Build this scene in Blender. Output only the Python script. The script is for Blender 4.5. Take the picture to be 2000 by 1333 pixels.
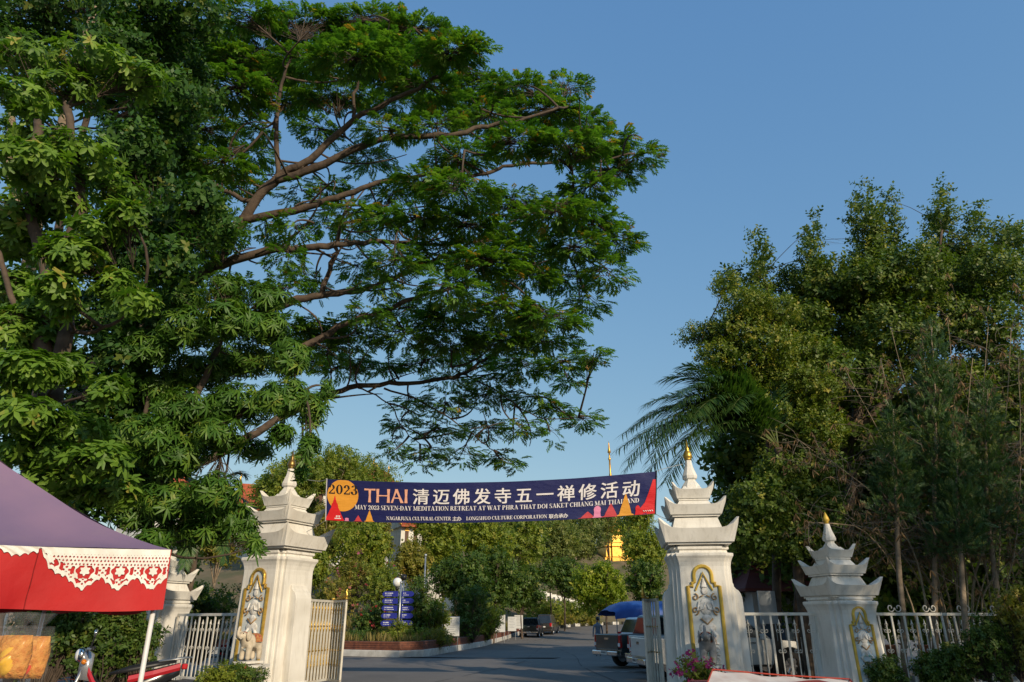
import bpy, bmesh, math, random
import numpy as np
from mathutils import Vector, Matrix
R = math.radians
random.seed(7)
for _o in list(bpy.data.objects): bpy.data.objects.remove(_o)
SC = bpy.context.scene
COL = SC.collection

# ------------------------------------------------------------------ camera
CAMH, PITCH, FPX = 1.6, R(22.0), 1350.0
cd = bpy.data.cameras.new('camera'); cam = bpy.data.objects.new('camera', cd); COL.objects.link(cam)
cd.sensor_width = 36.0; cd.lens = FPX/2000*36; cd.clip_end = 3000; cd.clip_start = 0.05
cam.location = (0, 0, CAMH); cam.rotation_euler = (R(90)+PITCH, 0, 0)
SC.camera = cam
# ------------------------------------------------------------------ sky and sun
SKY_GAMMA, SKY_TINT = (0.74, 0.52, 0.26), (0.90, 1.40, 2.36)
SUN_AZ, SUN_EL = R(34), R(23)        # measured from straight behind the camera, towards its right
sunpos = Vector((math.sin(SUN_AZ)*math.cos(SUN_EL), -math.cos(SUN_AZ)*math.cos(SUN_EL), math.sin(SUN_EL)))
W = bpy.data.worlds.new('World'); SC.world = W; W.use_nodes = True
nt = W.node_tree; nt.nodes.clear()
_out = nt.nodes.new('ShaderNodeOutputWorld'); _bg = nt.nodes.new('ShaderNodeBackground')
_sky = nt.nodes.new('ShaderNodeTexSky'); _sky.sky_type = 'NISHITA'; _sky.sun_disc = False
_sky.sun_elevation = SUN_EL; _sky.sun_rotation = math.atan2(sunpos.x, sunpos.y)
_sky.air_density = 1.0; _sky.dust_density = 0.5; _sky.ozone_density = 2.0; _sky.altitude = 300
_bg.inputs['Strength'].default_value = 0.14
_sp = nt.nodes.new('ShaderNodeSeparateColor'); _cb = nt.nodes.new('ShaderNodeCombineColor'); nt.links.new(_sky.outputs[0], _sp.inputs[0])
for _i in range(3):                   # film response of the sky colour, the same over the whole dome
    _p = nt.nodes.new('ShaderNodeMath'); _p.operation = 'POWER'; _p.inputs[1].default_value = SKY_GAMMA[_i]; nt.links.new(_sp.outputs[_i], _p.inputs[0])
    _m = nt.nodes.new('ShaderNodeMath'); _m.operation = 'MULTIPLY'; _m.inputs[1].default_value = SKY_TINT[_i]; nt.links.new(_p.outputs[0], _m.inputs[0]); nt.links.new(_m.outputs[0], _cb.inputs[_i])
nt.links.new(_cb.outputs[0], _bg.inputs[0]); nt.links.new(_bg.outputs[0], _out.inputs[0])
sl = bpy.data.lights.new('sun', 'SUN'); sun = bpy.data.objects.new('sun', sl); COL.objects.link(sun)
sl.energy = 3.4; sl.angle = R(0.6); sl.color = (1.0, 0.84, 0.62)
sun.rotation_euler = (-sunpos).to_track_quat('-Z', 'Y').to_euler(); sun.location = sunpos*60
SC.view_settings.view_transform = 'Standard'; SC.view_settings.look = 'None'
SC.view_settings.exposure = 0.35; SC.view_settings.gamma = 1.0
try: SC.view_settings.use_curve_mapping = False
except Exception: pass
SC.render.engine = 'CYCLES'
cy = SC.cycles
cy.max_bounces = 6; cy.diffuse_bounces = 3; cy.glossy_bounces = 2; cy.transmission_bounces = 4; cy.transparent_max_bounces = 8
cy.caustics_reflective = False; cy.caustics_refractive = False

# ------------------------------------------------------------------ helpers
CT, ST = math.cos(PITCH), math.sin(PITCH)
def P(px, py, Y):
    """point of the place that stands Y metres ahead on the sight line through that spot of the photograph"""
    u, v = px-1000.0, py-666.5
    k = FPX*CT + v*ST
    return Vector((u/k*Y, Y, CAMH + (FPX*ST - v*CT)/k*Y))
def ppm(py, Y):                       # pixels of the photograph per metre
    return (FPX*CT + (py-666.5)*ST)/Y

KERB = [(-40, 46), (-16, 39.5), (-8.0, 36.2), (-5.2, 34.9), (-4.2, 36.0), (-2.0, 50), (0.2, 74), (2.0, 84), (6.5, 92), (14, 97), (30, 101)]
def kerb_d(x, y):
    """signed distance from the kerb line, positive on the planted (far/left) side"""
    best = 1e9; s = 1
    for (ax, ay), (bx, by) in zip(KERB[:-1], KERB[1:]):
        dx, dy = bx-ax, by-ay; t = max(0, min(1, ((x-ax)*dx+(y-ay)*dy)/(dx*dx+dy*dy)))
        qx, qy = x-ax-t*dx, y-ay-t*dy; d = math.hypot(qx, qy)
        if d < best-1e-9: best = d; s = 1 if dx*qy-dy*qx > 0 else -1
    return best*s
def road_z(y): 
    t = max(0, y-62); return 0.0009*t*t if t < 50 else 2.25+0.09*(t-50)
def gz(x, y):
    d = kerb_d(x, y)
    z = road_z(min(y, 140))
    if d > 2.4: d -= 2.4; z += 0.40 + min(d, 30)*0.20 + max(0, min(d-2, 30))*0.12
    return z

def link(o, parent=None):
    COL.objects.link(o)
    if parent is not None: o.parent = parent
    return o
def tag(o, label=None, cat=None, group=None, kind=None):
    if label: o['label'] = label
    if cat: o['category'] = cat
    if group: o['group'] = group
    if kind: o['kind'] = kind
    return o
def empty(name, loc=(0,0,0), rz=0.0, label=None, cat=None, group=None):
    o = bpy.data.objects.new(name, None); link(o); o.location = loc; o.rotation_euler = (0,0,rz); o.empty_display_size = .2
    return tag(o, label, cat, group)
def copy_tree(o, parent=None):
    c = o.copy(); COL.objects.link(c); c.parent = parent
    for ch in o.children: copy_tree(ch, c)
    return c

class MB:
    def __init__(s): s.v = []; s.f = []
    def add(s, vs, fs):
        n = len(s.v); s.v += [tuple(q) for q in vs]; s.f += [tuple(i+n for i in f) for f in fs]; return s
    def box(s, c, d, rz=0, M=None):
        x, y, z = d[0]/2, d[1]/2, d[2]/2
        vs = [Vector(q) for q in ((-x,-y,-z),(x,-y,-z),(x,y,-z),(-x,y,-z),(-x,-y,z),(x,-y,z),(x,y,z),(-x,y,z))]
        if rz: vs = [Matrix.Rotation(rz, 3, 'Z') @ q for q in vs]
        if M: vs = [M @ q for q in vs]
        vs = [q+Vector(c) for q in vs]
        return s.add(vs, [(0,3,2,1),(4,5,6,7),(0,1,5,4),(1,2,6,5),(2,3,7,6),(3,0,4,7)])
    def loft(s, rings, cap=True, closed=True):
        n = len(rings[0]); b = len(s.v)
        for r in rings: s.v += [tuple(q) for q in r]
        for i in range(len(rings)-1):
            for j in range(n if closed else n-1):
                k = (j+1) % n
                s.f.append((b+i*n+j, b+i*n+k, b+(i+1)*n+k, b+(i+1)*n+j))
        if cap and closed:
            s.f.append(tuple(b+j for j in reversed(range(n)))); s.f.append(tuple(b+(len(rings)-1)*n+j for j in range(n)))
        return s
    def lathe(s, prof, c=(0,0,0), n=16, cap=True):
        return s.loft([[(c[0]+r*math.cos(2*math.pi*j/n), c[1]+r*math.sin(2*math.pi*j/n), c[2]+z) for j in range(n)] for r, z in prof], cap)
    def tube(s, pts, r, n=8, cap=True, flat=1.0):
        pts = [Vector(p) for p in pts]; m = len(pts)
        if not hasattr(r, '__len__'): r = [r]*m
        rings = []; up = None
        for i in range(m):
            t = (pts[min(i+1, m-1)]-pts[max(i-1, 0)])
            t = t.normalized() if t.length > 1e-9 else Vector((0,0,1))
            if up is None: up = t.orthogonal().normalized()
            up = (up - t*up.dot(t)); up = up.normalized() if up.length > 1e-6 else t.orthogonal().normalized()
            w = t.cross(up)
            rings.append([pts[i]+(up*math.cos(2*math.pi*j/n)+w*math.sin(2*math.pi*j/n)*flat)*r[i] for j in range(n)])
        return s.loft(rings, cap)
    def prism(s, poly, y0, y1):          # polygon in x,z extruded along y
        n = len(poly); b = len(s.v)
        s.v += [(x, y0, z) for x, z in poly] + [(x, y1, z) for x, z in poly]
        s.f.append(tuple(b+i for i in range(n))); s.f.append(tuple(b+n+i for i in reversed(range(n))))
        for i in range(n):
            k = (i+1) % n; s.f.append((b+i, b+n+i, b+n+k, b+k))
        return s
    def ball(s, c, r, n=12, m=8, sx=1, sy=1, sz=1):
        return s.loft([[(c[0]+sx*r*max(math.sin(math.pi*i/m), .02)*math.cos(2*math.pi*j/n), c[1]+sy*r*max(math.sin(math.pi*i/m), .02)*math.sin(2*math.pi*j/n), c[2]-sz*r*math.cos(math.pi*i/m)) for j in range(n)] for i in range(m+1)])
    def mesh(s, name):
        m = bpy.data.meshes.new(name); m.from_pydata(s.v, [], s.f); m.update()
        bm = bmesh.new(); bm.from_mesh(m); bmesh.ops.recalc_face_normals(bm, faces=bm.faces); bm.to_mesh(m); bm.free()
        return m
    def obj(s, name, mat, parent=None, smooth=False, loc=None, rz=0, bevel=0, kind=None):
        m = s.mesh(name); m.materials.append(mat)
        if smooth: m.polygons.foreach_set('use_smooth', [True]*len(m.polygons))
        o = bpy.data.objects.new(name, m); link(o, parent)
        if loc is not None: o.location = loc
        if rz: o.rotation_euler = (0,0,rz)
        if bevel:
            b = o.modifiers.new('bevel', 'BEVEL'); b.width = bevel; b.segments = 2; b.limit_method = 'ANGLE'; b.angle_limit = R(40)
        if kind: o['kind'] = kind
        return o
def inst(mesh, name, parent=None, loc=(0,0,0), rot=(0,0,0), sc=1.0):
    o = bpy.data.objects.new(name, mesh); link(o, parent); o.location = loc; o.rotation_euler = rot
    o.scale = (sc,)*3 if not hasattr(sc, '__len__') else sc
    return o
def mmesh(mb, name, mat, smooth=False):
    m = mb.mesh(name); m.materials.append(mat)
    if smooth: m.polygons.foreach_set('use_smooth', [True]*len(m.polygons))
    return m

# ------------------------------------------------------------------ materials
MATS = {}
def nodes(name):
    m = bpy.data.materials.new(name); m.use_nodes = True; t = m.node_tree
    return m, t, t.nodes['Principled BSDF']
def M(name, col, rough=.6, metal=0.0, var=.12, scale=3.0, col2=None, bump=0.0, bscale=None, spec=.4, detail=5, streak=False, dirt=0.0, dirtcol=(.16,.14,.11), coat=0):
    if name in MATS: return MATS[name]
    m, t, b = nodes(name); N = t.nodes.new; L = t.links.new
    tc = N('ShaderNodeTexCoord'); no = N('ShaderNodeTexNoise'); no.inputs['Scale'].default_value = scale; no.inputs['Detail'].default_value = detail
    src = tc.outputs['Object']
    L(src, no.inputs['Vector'])
    mx = N('ShaderNodeMix'); mx.data_type = 'RGBA'
    c2 = col2 or tuple(c*(1-var*2) for c in col); c1 = col if col2 else tuple(min(1, c*(1+var*.4)) for c in col)
    mx.inputs[6].default_value = (*c1, 1); mx.inputs[7].default_value = (*c2, 1)
    rp = N('ShaderNodeMapRange'); rp.inputs[1].default_value = .35; rp.inputs[2].default_value = .68
    L(no.outputs['Fac'], rp.inputs[0]); L(rp.outputs[0], mx.inputs[0]); cur = mx.outputs[2]
    if dirt > 0:
        mp = N('ShaderNodeMapping'); L(src, mp.inputs['Vector']); mp.inputs['Scale'].default_value = (5, 5, .7) if streak else (1.7, 1.7, 1.7)
        n2 = N('ShaderNodeTexNoise'); n2.inputs['Scale'].default_value = 1.6; n2.inputs['Detail'].default_value = 8; n2.inputs['Roughness'].default_value = .7
        L(mp.outputs[0], n2.inputs['Vector'])
        r2 = N('ShaderNodeMapRange'); r2.inputs[1].default_value = .5; r2.inputs[2].default_value = .78; r2.inputs[4].default_value = dirt
        L(n2.outputs['Fac'], r2.inputs[0])
        m2 = N('ShaderNodeMix'); m2.data_type = 'RGBA'; m2.inputs[7].default_value = (*dirtcol, 1)
        L(cur, m2.inputs[6]); L(r2.outputs[0], m2.inputs[0]); cur = m2.outputs[2]
    L(cur, b.inputs['Base Color'])
    b.inputs['Roughness'].default_value = rough; b.inputs['Metallic'].default_value = metal; b.inputs['Specular IOR Level'].default_value = spec
    if coat: b.inputs['Coat Weight'].default_value = coat; b.inputs['Coat Roughness'].default_value = .08
    if bump:
        n3 = N('ShaderNodeTexNoise'); n3.inputs['Scale'].default_value = bscale or scale*6; n3.inputs['Detail'].default_value = 6
        L(src, n3.inputs['Vector']); bp = N('ShaderNodeBump'); bp.inputs['Strength'].default_value = bump; bp.inputs['Distance'].default_value = .02
        L(n3.outputs['Fac'], bp.inputs['Height']); L(bp.outputs[0], b.inputs['Normal'])
    MATS[name] = m; return m
def leafmat(name, cols, trans=.35, rough=.5, spec=.35, tcol=None, gain=(1.55,1.5,1.25)):
    """leaf: colour by a per-leaf random value, thin translucent blade"""
    if name in MATS: return MATS[name]
    m, t, b = nodes(name); N = t.nodes.new; L = t.links.new
    at = N('ShaderNodeAttribute'); at.attribute_name = 'rnd'; rp = N('ShaderNodeValToRGB')
    e = rp.color_ramp.elements
    while len(e) < len(cols): e.new(.5)
    for i, c in enumerate(cols): e[i].position = c[0]; e[i].color = (*[min(.42, q*g) for q, g in zip(c[1], gain)], 1)
    L(at.outputs['Fac'], rp.inputs[0]); L(rp.outputs[0], b.inputs['Base Color'])
    b.inputs['Roughness'].default_value = rough; b.inputs['Specular IOR Level'].default_value = spec
    tr = N('ShaderNodeBsdfTranslucent'); ga = N('ShaderNodeMix'); ga.data_type = 'RGBA'; ga.blend_type = 'MULTIPLY'; ga.inputs[0].default_value = 1
    L(rp.outputs[0], ga.inputs[6]); ga.inputs[7].default_value = (*(tcol or (1.5, 1.7, .6)), 1); L(ga.outputs[2], tr.inputs[0])
    mx = N('ShaderNodeMixShader'); mx.inputs[0].default_value = trans
    L(b.outputs[0], mx.inputs[1]); L(tr.outputs[0], mx.inputs[2]); L(mx.outputs[0], t.nodes['Material Output'].inputs['Surface'])
    MATS[name] = m; return m

white_wall = M('white_plaster', (.76,.735,.68), .8, col2=(.64,.61,.55), scale=1.4, bump=.15, bscale=30, dirt=.5, streak=True, dirtcol=(.30,.27,.22))
white_paint = M('white_paint', (.66,.64,.58), .5, scale=4, col2=(.54,.50,.42), dirt=.35, dirtcol=(.3,.24,.17), streak=True)
gold = M('gold_paint', (.72,.47,.10), .32, .75, scale=9, col2=(.45,.27,.05), bump=.2)
gold_flat = M('ochre_gold_paint', (.66,.46,.07), .5, .15, scale=6, col2=(.47,.30,.05), bump=.1)
bronze = M('weathered_bronze', (.30,.20,.06), .4, .7, scale=9, col2=(.17,.11,.04))
bark = M('brown_bark', (.115,.082,.058), .9, scale=5, col2=(.05,.036,.027), bump=1.0, bscale=11)
bark_pale = M('pale_bark', (.30,.23,.16), .9, scale=6, col2=(.16,.12,.08), bump=.5, bscale=20)
twig_mat = M('twig_bark', (.085,.062,.045), .9, scale=8)
dry_twig = M('dry_twig', (.22,.18,.14), .9, scale=8, col2=(.12,.10,.08))
black = M('black_plastic', (.015,.015,.016), .45, scale=5)
rubber = M('tyre_rubber', (.02,.02,.02), .85, scale=8)
chrome = M('chrome', (.75,.75,.75), .15, 1.0, scale=5, var=.05)
steel = M('galvanised_steel', (.45,.46,.46), .4, .8, scale=7)
glass = M('dark_glass', (.02,.025,.03), .06, scale=2, spec=.8)
asphalt = M('asphalt', (.165,.148,.132), .85, scale=.35, col2=(.125,.113,.102), bump=.35, bscale=60, dirt=.7, dirtcol=(.20,.18,.16))

# ------------------------------------------------------------------ foliage engine
def bulk_mesh(name, verts, faces, mat, rnd=None, smooth=False):
    """verts (n,3), faces (m,k) -> mesh, with a random number per face"""
    m = bpy.data.meshes.new(name); n, (q, k) = len(verts), faces.shape
    m.vertices.add(n); m.vertices.foreach_set('co', verts.astype(np.float32).ravel())
    m.loops.add(q*k); m.loops.foreach_set('vertex_index', faces.astype(np.int32).ravel())
    m.polygons.add(q); m.polygons.foreach_set('loop_start', np.arange(0, q*k, k, dtype=np.int32))
    if rnd is not None:
        a = m.attributes.new('rnd', 'FLOAT', 'FACE'); a.data.foreach_set('value', rnd.astype(np.float32))
    if smooth: m.polygons.foreach_set('use_smooth', np.ones(q, dtype=bool))
    m.materials.append(mat); m.update(calc_edges=True); return m
def nrm(a): return a/np.maximum(np.linalg.norm(a, axis=-1, keepdims=True), 1e-9)
def scatter(tv, tf, pos, ax, rng, size, jitter=.25, sub=1, roll=None):
    """copies of a template (growing along +z, face towards +y... ) at pos with axis ax"""
    n = len(pos); ax = nrm(ax); ref = rng.normal(size=(n,3)) if roll is None else roll
    b = nrm(np.cross(ax, ref)); c = np.cross(b, ax)
    s = size*(1+jitter*rng.uniform(-1,1,size=(n,1,1)))
    V = (tv[None,:,0:1]*b[:,None,:] + tv[None,:,1:2]*c[:,None,:] + tv[None,:,2:3]*ax[:,None,:])*s + pos[:,None,:]
    F = tf[None] + (np.arange(n)*len(tv))[:,None,None]
    ng = max(1, len(tf)//sub)
    r = np.repeat(np.clip(rng.normal(.5, .22, size=(n,1)) + rng.normal(0, .1, size=(n, ng)), 0, 1), sub, axis=1)
    if r.shape[1] < len(tf): r = np.concatenate([r, np.repeat(r[:,-1:], len(tf)-r.shape[1], axis=1)], axis=1)
    return V.reshape(-1,3), F.reshape(-1, tf.shape[1]), r[:, :len(tf)].ravel()
def blade(base, d, up, L, w, droop=.15, seg=3, fold=.25, obov=False):
    """one leaf blade as 2 x seg quads, quads only"""
    base, d, up = np.array(base, float), nrm(np.array(d, float)), np.array(up, float)
    side = nrm(np.cross(d, up)); nn = np.cross(side, d)
    vs = []
    for i in range(seg+1):
        t = i/seg; ww = w*(math.sin(math.pi*(.12+.86*t**.85)) if not obov else math.sin(math.pi*(.06+.80*t**1.25))); 
        c = base + d*L*t - nn*droop*L*t*t
        vs += [c - side*ww + nn*fold*ww, c, c + side*ww + nn*fold*ww]
    fs = []
    for i in range(seg):
        a = i*3; fs += [(a, a+1, a+4, a+3), (a+1, a+2, a+5, a+4)]
    return np.array(vs), fs
def rhomb(base, d, up, L, w, droop=.15):
    base, d, up = np.array(base, float), nrm(np.array(d, float)), np.array(up, float)
    side = nrm(np.cross(d, up)); nn = np.cross(side, d); m = base+d*L*.48+nn*.06*L
    return np.array([base, m-side*w, base+d*L-nn*droop*L, m+side*w]), [(0,1,2,3)]
def template(blades):
    V, F = [], []; n = 0
    for v, f in blades:
        V.append(v); F += [tuple(i+n for i in q) for q in f]; n += len(v)
    return np.concatenate(V), np.array(F)
def t_whorl(k, w, droop, rise, seg=3, seed=0, obov=True):
    rg = random.Random(seed); bl = []
    for i in range(k):
        a = 2*math.pi*i/k + rg.uniform(-.25,.25); e = rise + rg.uniform(-.2,.2)
        d = (math.cos(a)*math.cos(e), math.sin(a)*math.cos(e), math.sin(e))
        bl.append(blade((0,0,0), d, (0,0,1), rg.uniform(.8,1.05), w*rg.uniform(.85,1.15), droop*rg.uniform(.6,1.4), seg, .25, obov))
    return template(bl)
def t_spray(np_=4, seed=0):
    """a bipinnate leaf: pinnae in pairs along a drooping rachis (along +z, flat in x)"""
    rg = random.Random(seed); bl = []
    for i in range(np_):
        t = .16+.74*i/(np_-1)
        for s in (-1, 1):
            d = (s*.82, rg.uniform(-.25,.1), .45+.3*t); L = .52*(1-.3*abs(t-.5)*2)*rg.uniform(.8,1.1)
            bl.append(rhomb((0, -.14*t*t, t), d, (0,1,0), L, .075, .16))
    bl.append(rhomb((0,-.14,.92), (0.1,-.3,1), (0,1,0), .40, .085, .18))
    return template(bl)
def t_twiglet(k, L, w, seed=0, droop=.1, spread=.9, seg=1, tall=1.0):
    """k simple leaves set round a short twig of unit length"""
    rg = random.Random(seed); bl = []
    for i in range(k):
        t = tall*(i+.5)/k; a = i*2.4+rg.uniform(-.4,.4)
        d = np.array((math.cos(a)*spread, math.sin(a)*spread, rg.uniform(.2,.8)))
        up = (rg.uniform(-.3,.3), rg.uniform(-.3,.3), 1)
        bl.append(rhomb((0,0,t), d, up, L*rg.uniform(.8,1.2), w*1.1, droop) if seg == 1 else blade((0,0,t), d, up, L*rg.uniform(.8,1.2), w, droop, 2, .2))
    return template(bl)
def pad_points(pads, rng, shell=.55):
    """cluster points and outward directions spread through ellipsoids; pad = (px, py, depth, rx px, ry px, thickness m, count)"""
    PT, OUT, IDX = [], [], []
    for i, (px, py, Y, rx, ry, dd, n) in enumerate(pads):
        c = np.array(P(px, py, Y)); k = ppm(py, Y)
        u = nrm(rng.normal(size=(n,3))); r = shell + (1-shell)*rng.uniform(size=(n,1))**.7
        r = np.where(rng.uniform(size=(n,1)) < .35, rng.uniform(size=(n,1))**.5, r)
        d = u*np.array((rx/k, dd, ry/k))*r
        PT.append(c+d); OUT.append(nrm(u/np.array((rx/k, dd, ry/k)))); IDX.append(np.full(n, i))
    return np.concatenate(PT), np.concatenate(OUT), np.concatenate(IDX)
def bulk_twigs(A, B, r0, r1, rng, sag=.12, seg=3, n=4):
    """many thin bent tubes from A to B"""
    m = len(A); L = np.linalg.norm(B-A, axis=1)[:,None]
    bend = rng.normal(size=(m,3))*L*sag
    T = nrm(B-A); ref = np.where(np.abs(T[:,2:3]) > .9, np.array([[1.,0,0]]), np.array([[0,0,1.]]))
    U = nrm(np.cross(T, ref)); V_ = np.cross(T, U)
    rings = []
    for i in range(seg+1):
        t = i/seg; c = A+(B-A)*t + bend*(4*t*(1-t))*.5; r = (r0+(r1-r0)*t)
        r = np.asarray(r).reshape(-1,1) if np.ndim(r) else r
        for j in range(n):
            a = 2*math.pi*j/n; rings.append(c+(U*math.cos(a)+V_*math.sin(a))*r)
    V = np.stack(rings, 1); q = []
    for i in range(seg):
        for j in range(n): q.append((i*n+j, i*n+(j+1)%n, (i+1)*n+(j+1)%n, (i+1)*n+j))
    q = np.array(q); F = q[None] + (np.arange(m)*V.shape[1])[:,None,None]
    return V.reshape(-1,3), F.reshape(-1,4)
def smooth_path(pts, k=4, wob=0.0, rg=random):
    pts = [Vector(p) for p in pts]; out = []
    for i in range(len(pts)-1):
        p0, p1, p2, p3 = pts[max(i-1,0)], pts[i], pts[i+1], pts[min(i+2, len(pts)-1)]
        for j in range(k):
            t = j/k
            q = .5*((2*p1)+(p2-p0)*t+(2*p0-5*p1+4*p2-p3)*t*t+(-p0+3*p1-3*p2+p3)*t**3)
            if wob: q = q + Vector((rg.uniform(-1,1), rg.uniform(-1,1), rg.uniform(-1,1)))*wob
            out.append(q)
    out.append(pts[-1]); return out
def limb(pts, r0, r1, name, mat, parent, wob=0.03, n=9):
    pp = smooth_path(pts, 5, wob); m = len(pp)
    MB().tube(pp, [(r0+(r1-r0)*(i/(m-1))**.8)*random.uniform(.93,1.08) for i in range(m)], n).obj(name, mat, parent, smooth=True)
    return pp
# ================================================================== THE SETTING
def terrain():
    xs = np.concatenate([[-900,-400,-200,-120,-80], np.linspace(-60,60,61), [80,120,200,400,900]])
    ys = np.concatenate([[-900,-300,-100,-40,-15], np.linspace(0,140,71), [155,175,200,240,320,500,900]])
    V = [(x, y, gz(x, y)-.06 + random.uniform(-.04,.04)*(1 if kerb_d(x,y) > 2 else 0)) for y in ys for x in xs]
    n = len(xs); F = [(j*n+i, j*n+i+1, (j+1)*n+i+1, (j+1)*n+i) for j in range(len(ys)-1) for i in range(n-1)]
    g = M('hill_soil_grass', (.10,.095,.045), .95, scale=.5, col2=(.19,.135,.08), bump=.6, bscale=3, dirt=.6, dirtcol=(.055,.085,.022))
    tag(MB().add(V, F).obj('ground', g, smooth=True), kind='structure')
    # asphalt: the forecourt and the road through the gate, running up to the bend
    L = [(-30,-30),(-30,0),(-30,34),(-16,38.8),(-8.0,35.9),(-5.2,34.6),(-4.0,36.0),(-1.8,50),(.4,74),(2.2,83.6),(6.6,91.6),(14,96.6),(30,100.6)]
    Rr = [(34,-30),(34,0),(34,20),(34,24),(34,27),(34,30),(34,34),(34,48),(34,60),(34,68),(34,78),(34,86),(34,90)]
    V = []; K = 14
    for (a, b), (c, d) in zip(L, Rr):
        for i in range(K+1):
            t = i/K; x, y = a+(c-a)*t, b+(d-b)*t; V.append((x, y, road_z(y)+.012))
    F = [(j*(K+1)+i, j*(K+1)+i+1, (j+1)*(K+1)+i+1, (j+1)*(K+1)+i) for j in range(len(L)-1) for i in range(K)]
    road = tag(MB().add(V, F).obj('road', asphalt, smooth=True), kind='structure')
    # expansion joints, patches and painted bay lines
    crack = M('tar_joint', (.03,.03,.03), .7); line = M('worn_road_paint', (.55,.55,.52), .7, scale=3, col2=(.16,.16,.155), dirt=.5)
    for pts in ([(-2.5,20),(.2,30),(1.0,38),(2.6,56),(4.2,72)], [(3.0,20),(2.6,28),(3.0,36),(2.8,44)], [(-7,27.5),(-2,27.8),(2.6,27.4)], [(-1.4,46),(3,46.6)]):
        mb = MB(); pp = smooth_path([(x,y,road_z(y)+.018) for x,y in pts], 8, .015)
        mb.loft([[(p.x-.02,p.y,p.z),(p.x+.02,p.y+.02,p.z)] for p in pp], cap=False, closed=False)
        mb.obj('tar_joint', crack, road)
    for i, y in enumerate([25.2,27.9,30.6,33.3,36,38.7,41.4,44.1,47,50,53,56,59]):
        x = .105*y+.45
        MB().box((x+2.2, y+.55, road_z(y)+.019), (4.6,.10,.006), R(12)).obj('bay_line', line, road)
terrain()

brick_dark = M('low_brick_wall', (.22,.075,.04), .85, scale=6, col2=(.11,.04,.028), bump=.5, dirt=.5, dirtcol=(.09,.07,.05))
kerb_white = M('white_kerb', (.62,.60,.56), .8, scale=3, col2=(.45,.43,.39), dirt=.5, dirtcol=(.22,.19,.15))
def strip(line, w, z0, z1, off=0.0):
    """a wall of width w along a ground polyline"""
    mb = MB(); rings = []
    n = len(line)
    for i, (x, y) in enumerate(line):
        a = Vector(line[max(i-1,0)]); b = Vector(line[min(i+1,n-1)]); t = (b-a).normalized(); nn = Vector((-t.y, t.x))
        p = Vector((x, y))+nn*off; q = p+nn*w; g = road_z(y)
        rings.append([(p.x,p.y,g+z0),(q.x,q.y,g+z0),(q.x,q.y,g+z1),(p.x,p.y,g+z1)])
    return mb.loft(rings)
kl = [(p.x, p.y) for p in smooth_path([(x, y, 0) for x, y in KERB[:3]], 3)][:-1] + [(-5.2,34.9),(-4.2,36.0)] + [(p.x, p.y) for p in smooth_path([(x, y, 0) for x, y in KERB[4:8]], 4)][1:]
pl = empty('planter_wall', (0,0,0), 0, 'low dark red brick planter wall on a white kerb along the road', 'planter wall')
strip(kl, .35, -.1, .30).obj('kerb', kerb_white, pl, bevel=.03)
for zc in range(4):                                   # long flat courses of brick with recessed joints
    strip(kl, .24, .303+zc*.095, .385+zc*.095, .04+.004*(zc % 2)).obj('brick_course', brick_dark, pl, bevel=.01)
strip(kl, .2, .28, .68, .07).obj('mortar', M('mortar', (.14,.10,.08), .9), pl)
bed = M('planting_soil', (.10,.075,.045), .95, scale=2, col2=(.06,.07,.025), bump=.7, bscale=8)
tag(strip(kl, 4.2, .1, .62, .28).obj('planting_bed', bed), kind='structure')
# painted kerb round the bend, black and white blocks in turn
kb = empty('painted_kerb', (0,0,0), 0, 'low kerb of alternating black and white blocks round the far bend', 'kerb')
bl = smooth_path([(x, y, 0) for x, y in KERB[7:]], 9); kw = mmesh(MB().box((0,0,0), (.92,.3,.34)), 'kerb_block', kerb_white); kk = mmesh(MB().box((0,0,0), (.92,.3,.34)), 'kerb_block', M('black_kerb', (.03,.03,.03), .8))
acc = 0; last = bl[0]; i = 0
for a, b in zip(bl[:-1], bl[1:]):
    L = (b-a).length; n = max(1, int(L/.95))
    for j in range(n):
        p = a.lerp(b, (j+.5)/n); inst(kw if i % 2 else kk, 'kerb_block', kb, (p.x, p.y, road_z(p.y)+.16), (0,0,math.atan2(b.y-a.y, b.x-a.x))); i += 1

# ================================================================== GATE PILLARS
def plus_plan(a, b, c, s=1.0):
    q = [(a,-c),(a,-b),(b,-b),(b,-a),(c,-a)]; out = []
    for k in range(4):
        ca, sa = round(math.cos(k*math.pi/2)), round(math.sin(k*math.pi/2))
        out += [((x*ca-y*sa)*s, (x*sa+y*ca)*s) for x, y in q]
    return out
def roof_tier(mb, wt, wb, z0, zm, zt, neck, zn, th=.05):
    """square tray with flared sides whose rim sweeps up to horns at the corners, with a hipped slope inside"""
    n = 14
    def rim(w, inset=0):
        pts = []
        for k in range(4):
            for i in range(n):
                t = -1+2*i/n; a = abs(t); z = zm+(zt-zm)*a**6.0; out = 1+.0*a
                x, y = t*w*out, -w*(1-.035*(1-a**3))
                ca, sa = round(math.cos(k*math.pi/2)), round(math.sin(k*math.pi/2))
                pts.append((x*ca-y*sa, x*sa+y*ca, z-inset))
        return pts
    def sq(w, z):
        pts = []
        for k in range(4):
            for i in range(n):
                t = -1+2*i/n; x, y = t*w, -w; ca, sa = round(math.cos(k*math.pi/2)), round(math.sin(k*math.pi/2)); pts.append((x*ca-y*sa, x*sa+y*ca, z))
        return pts
    mb.loft([sq(wb*.92, z0-.05), sq(wb*.92, z0), sq(wb, z0), rim(wt), rim(wt-th), sq(neck+.10, zm-.02), sq(neck, zn)])
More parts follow.
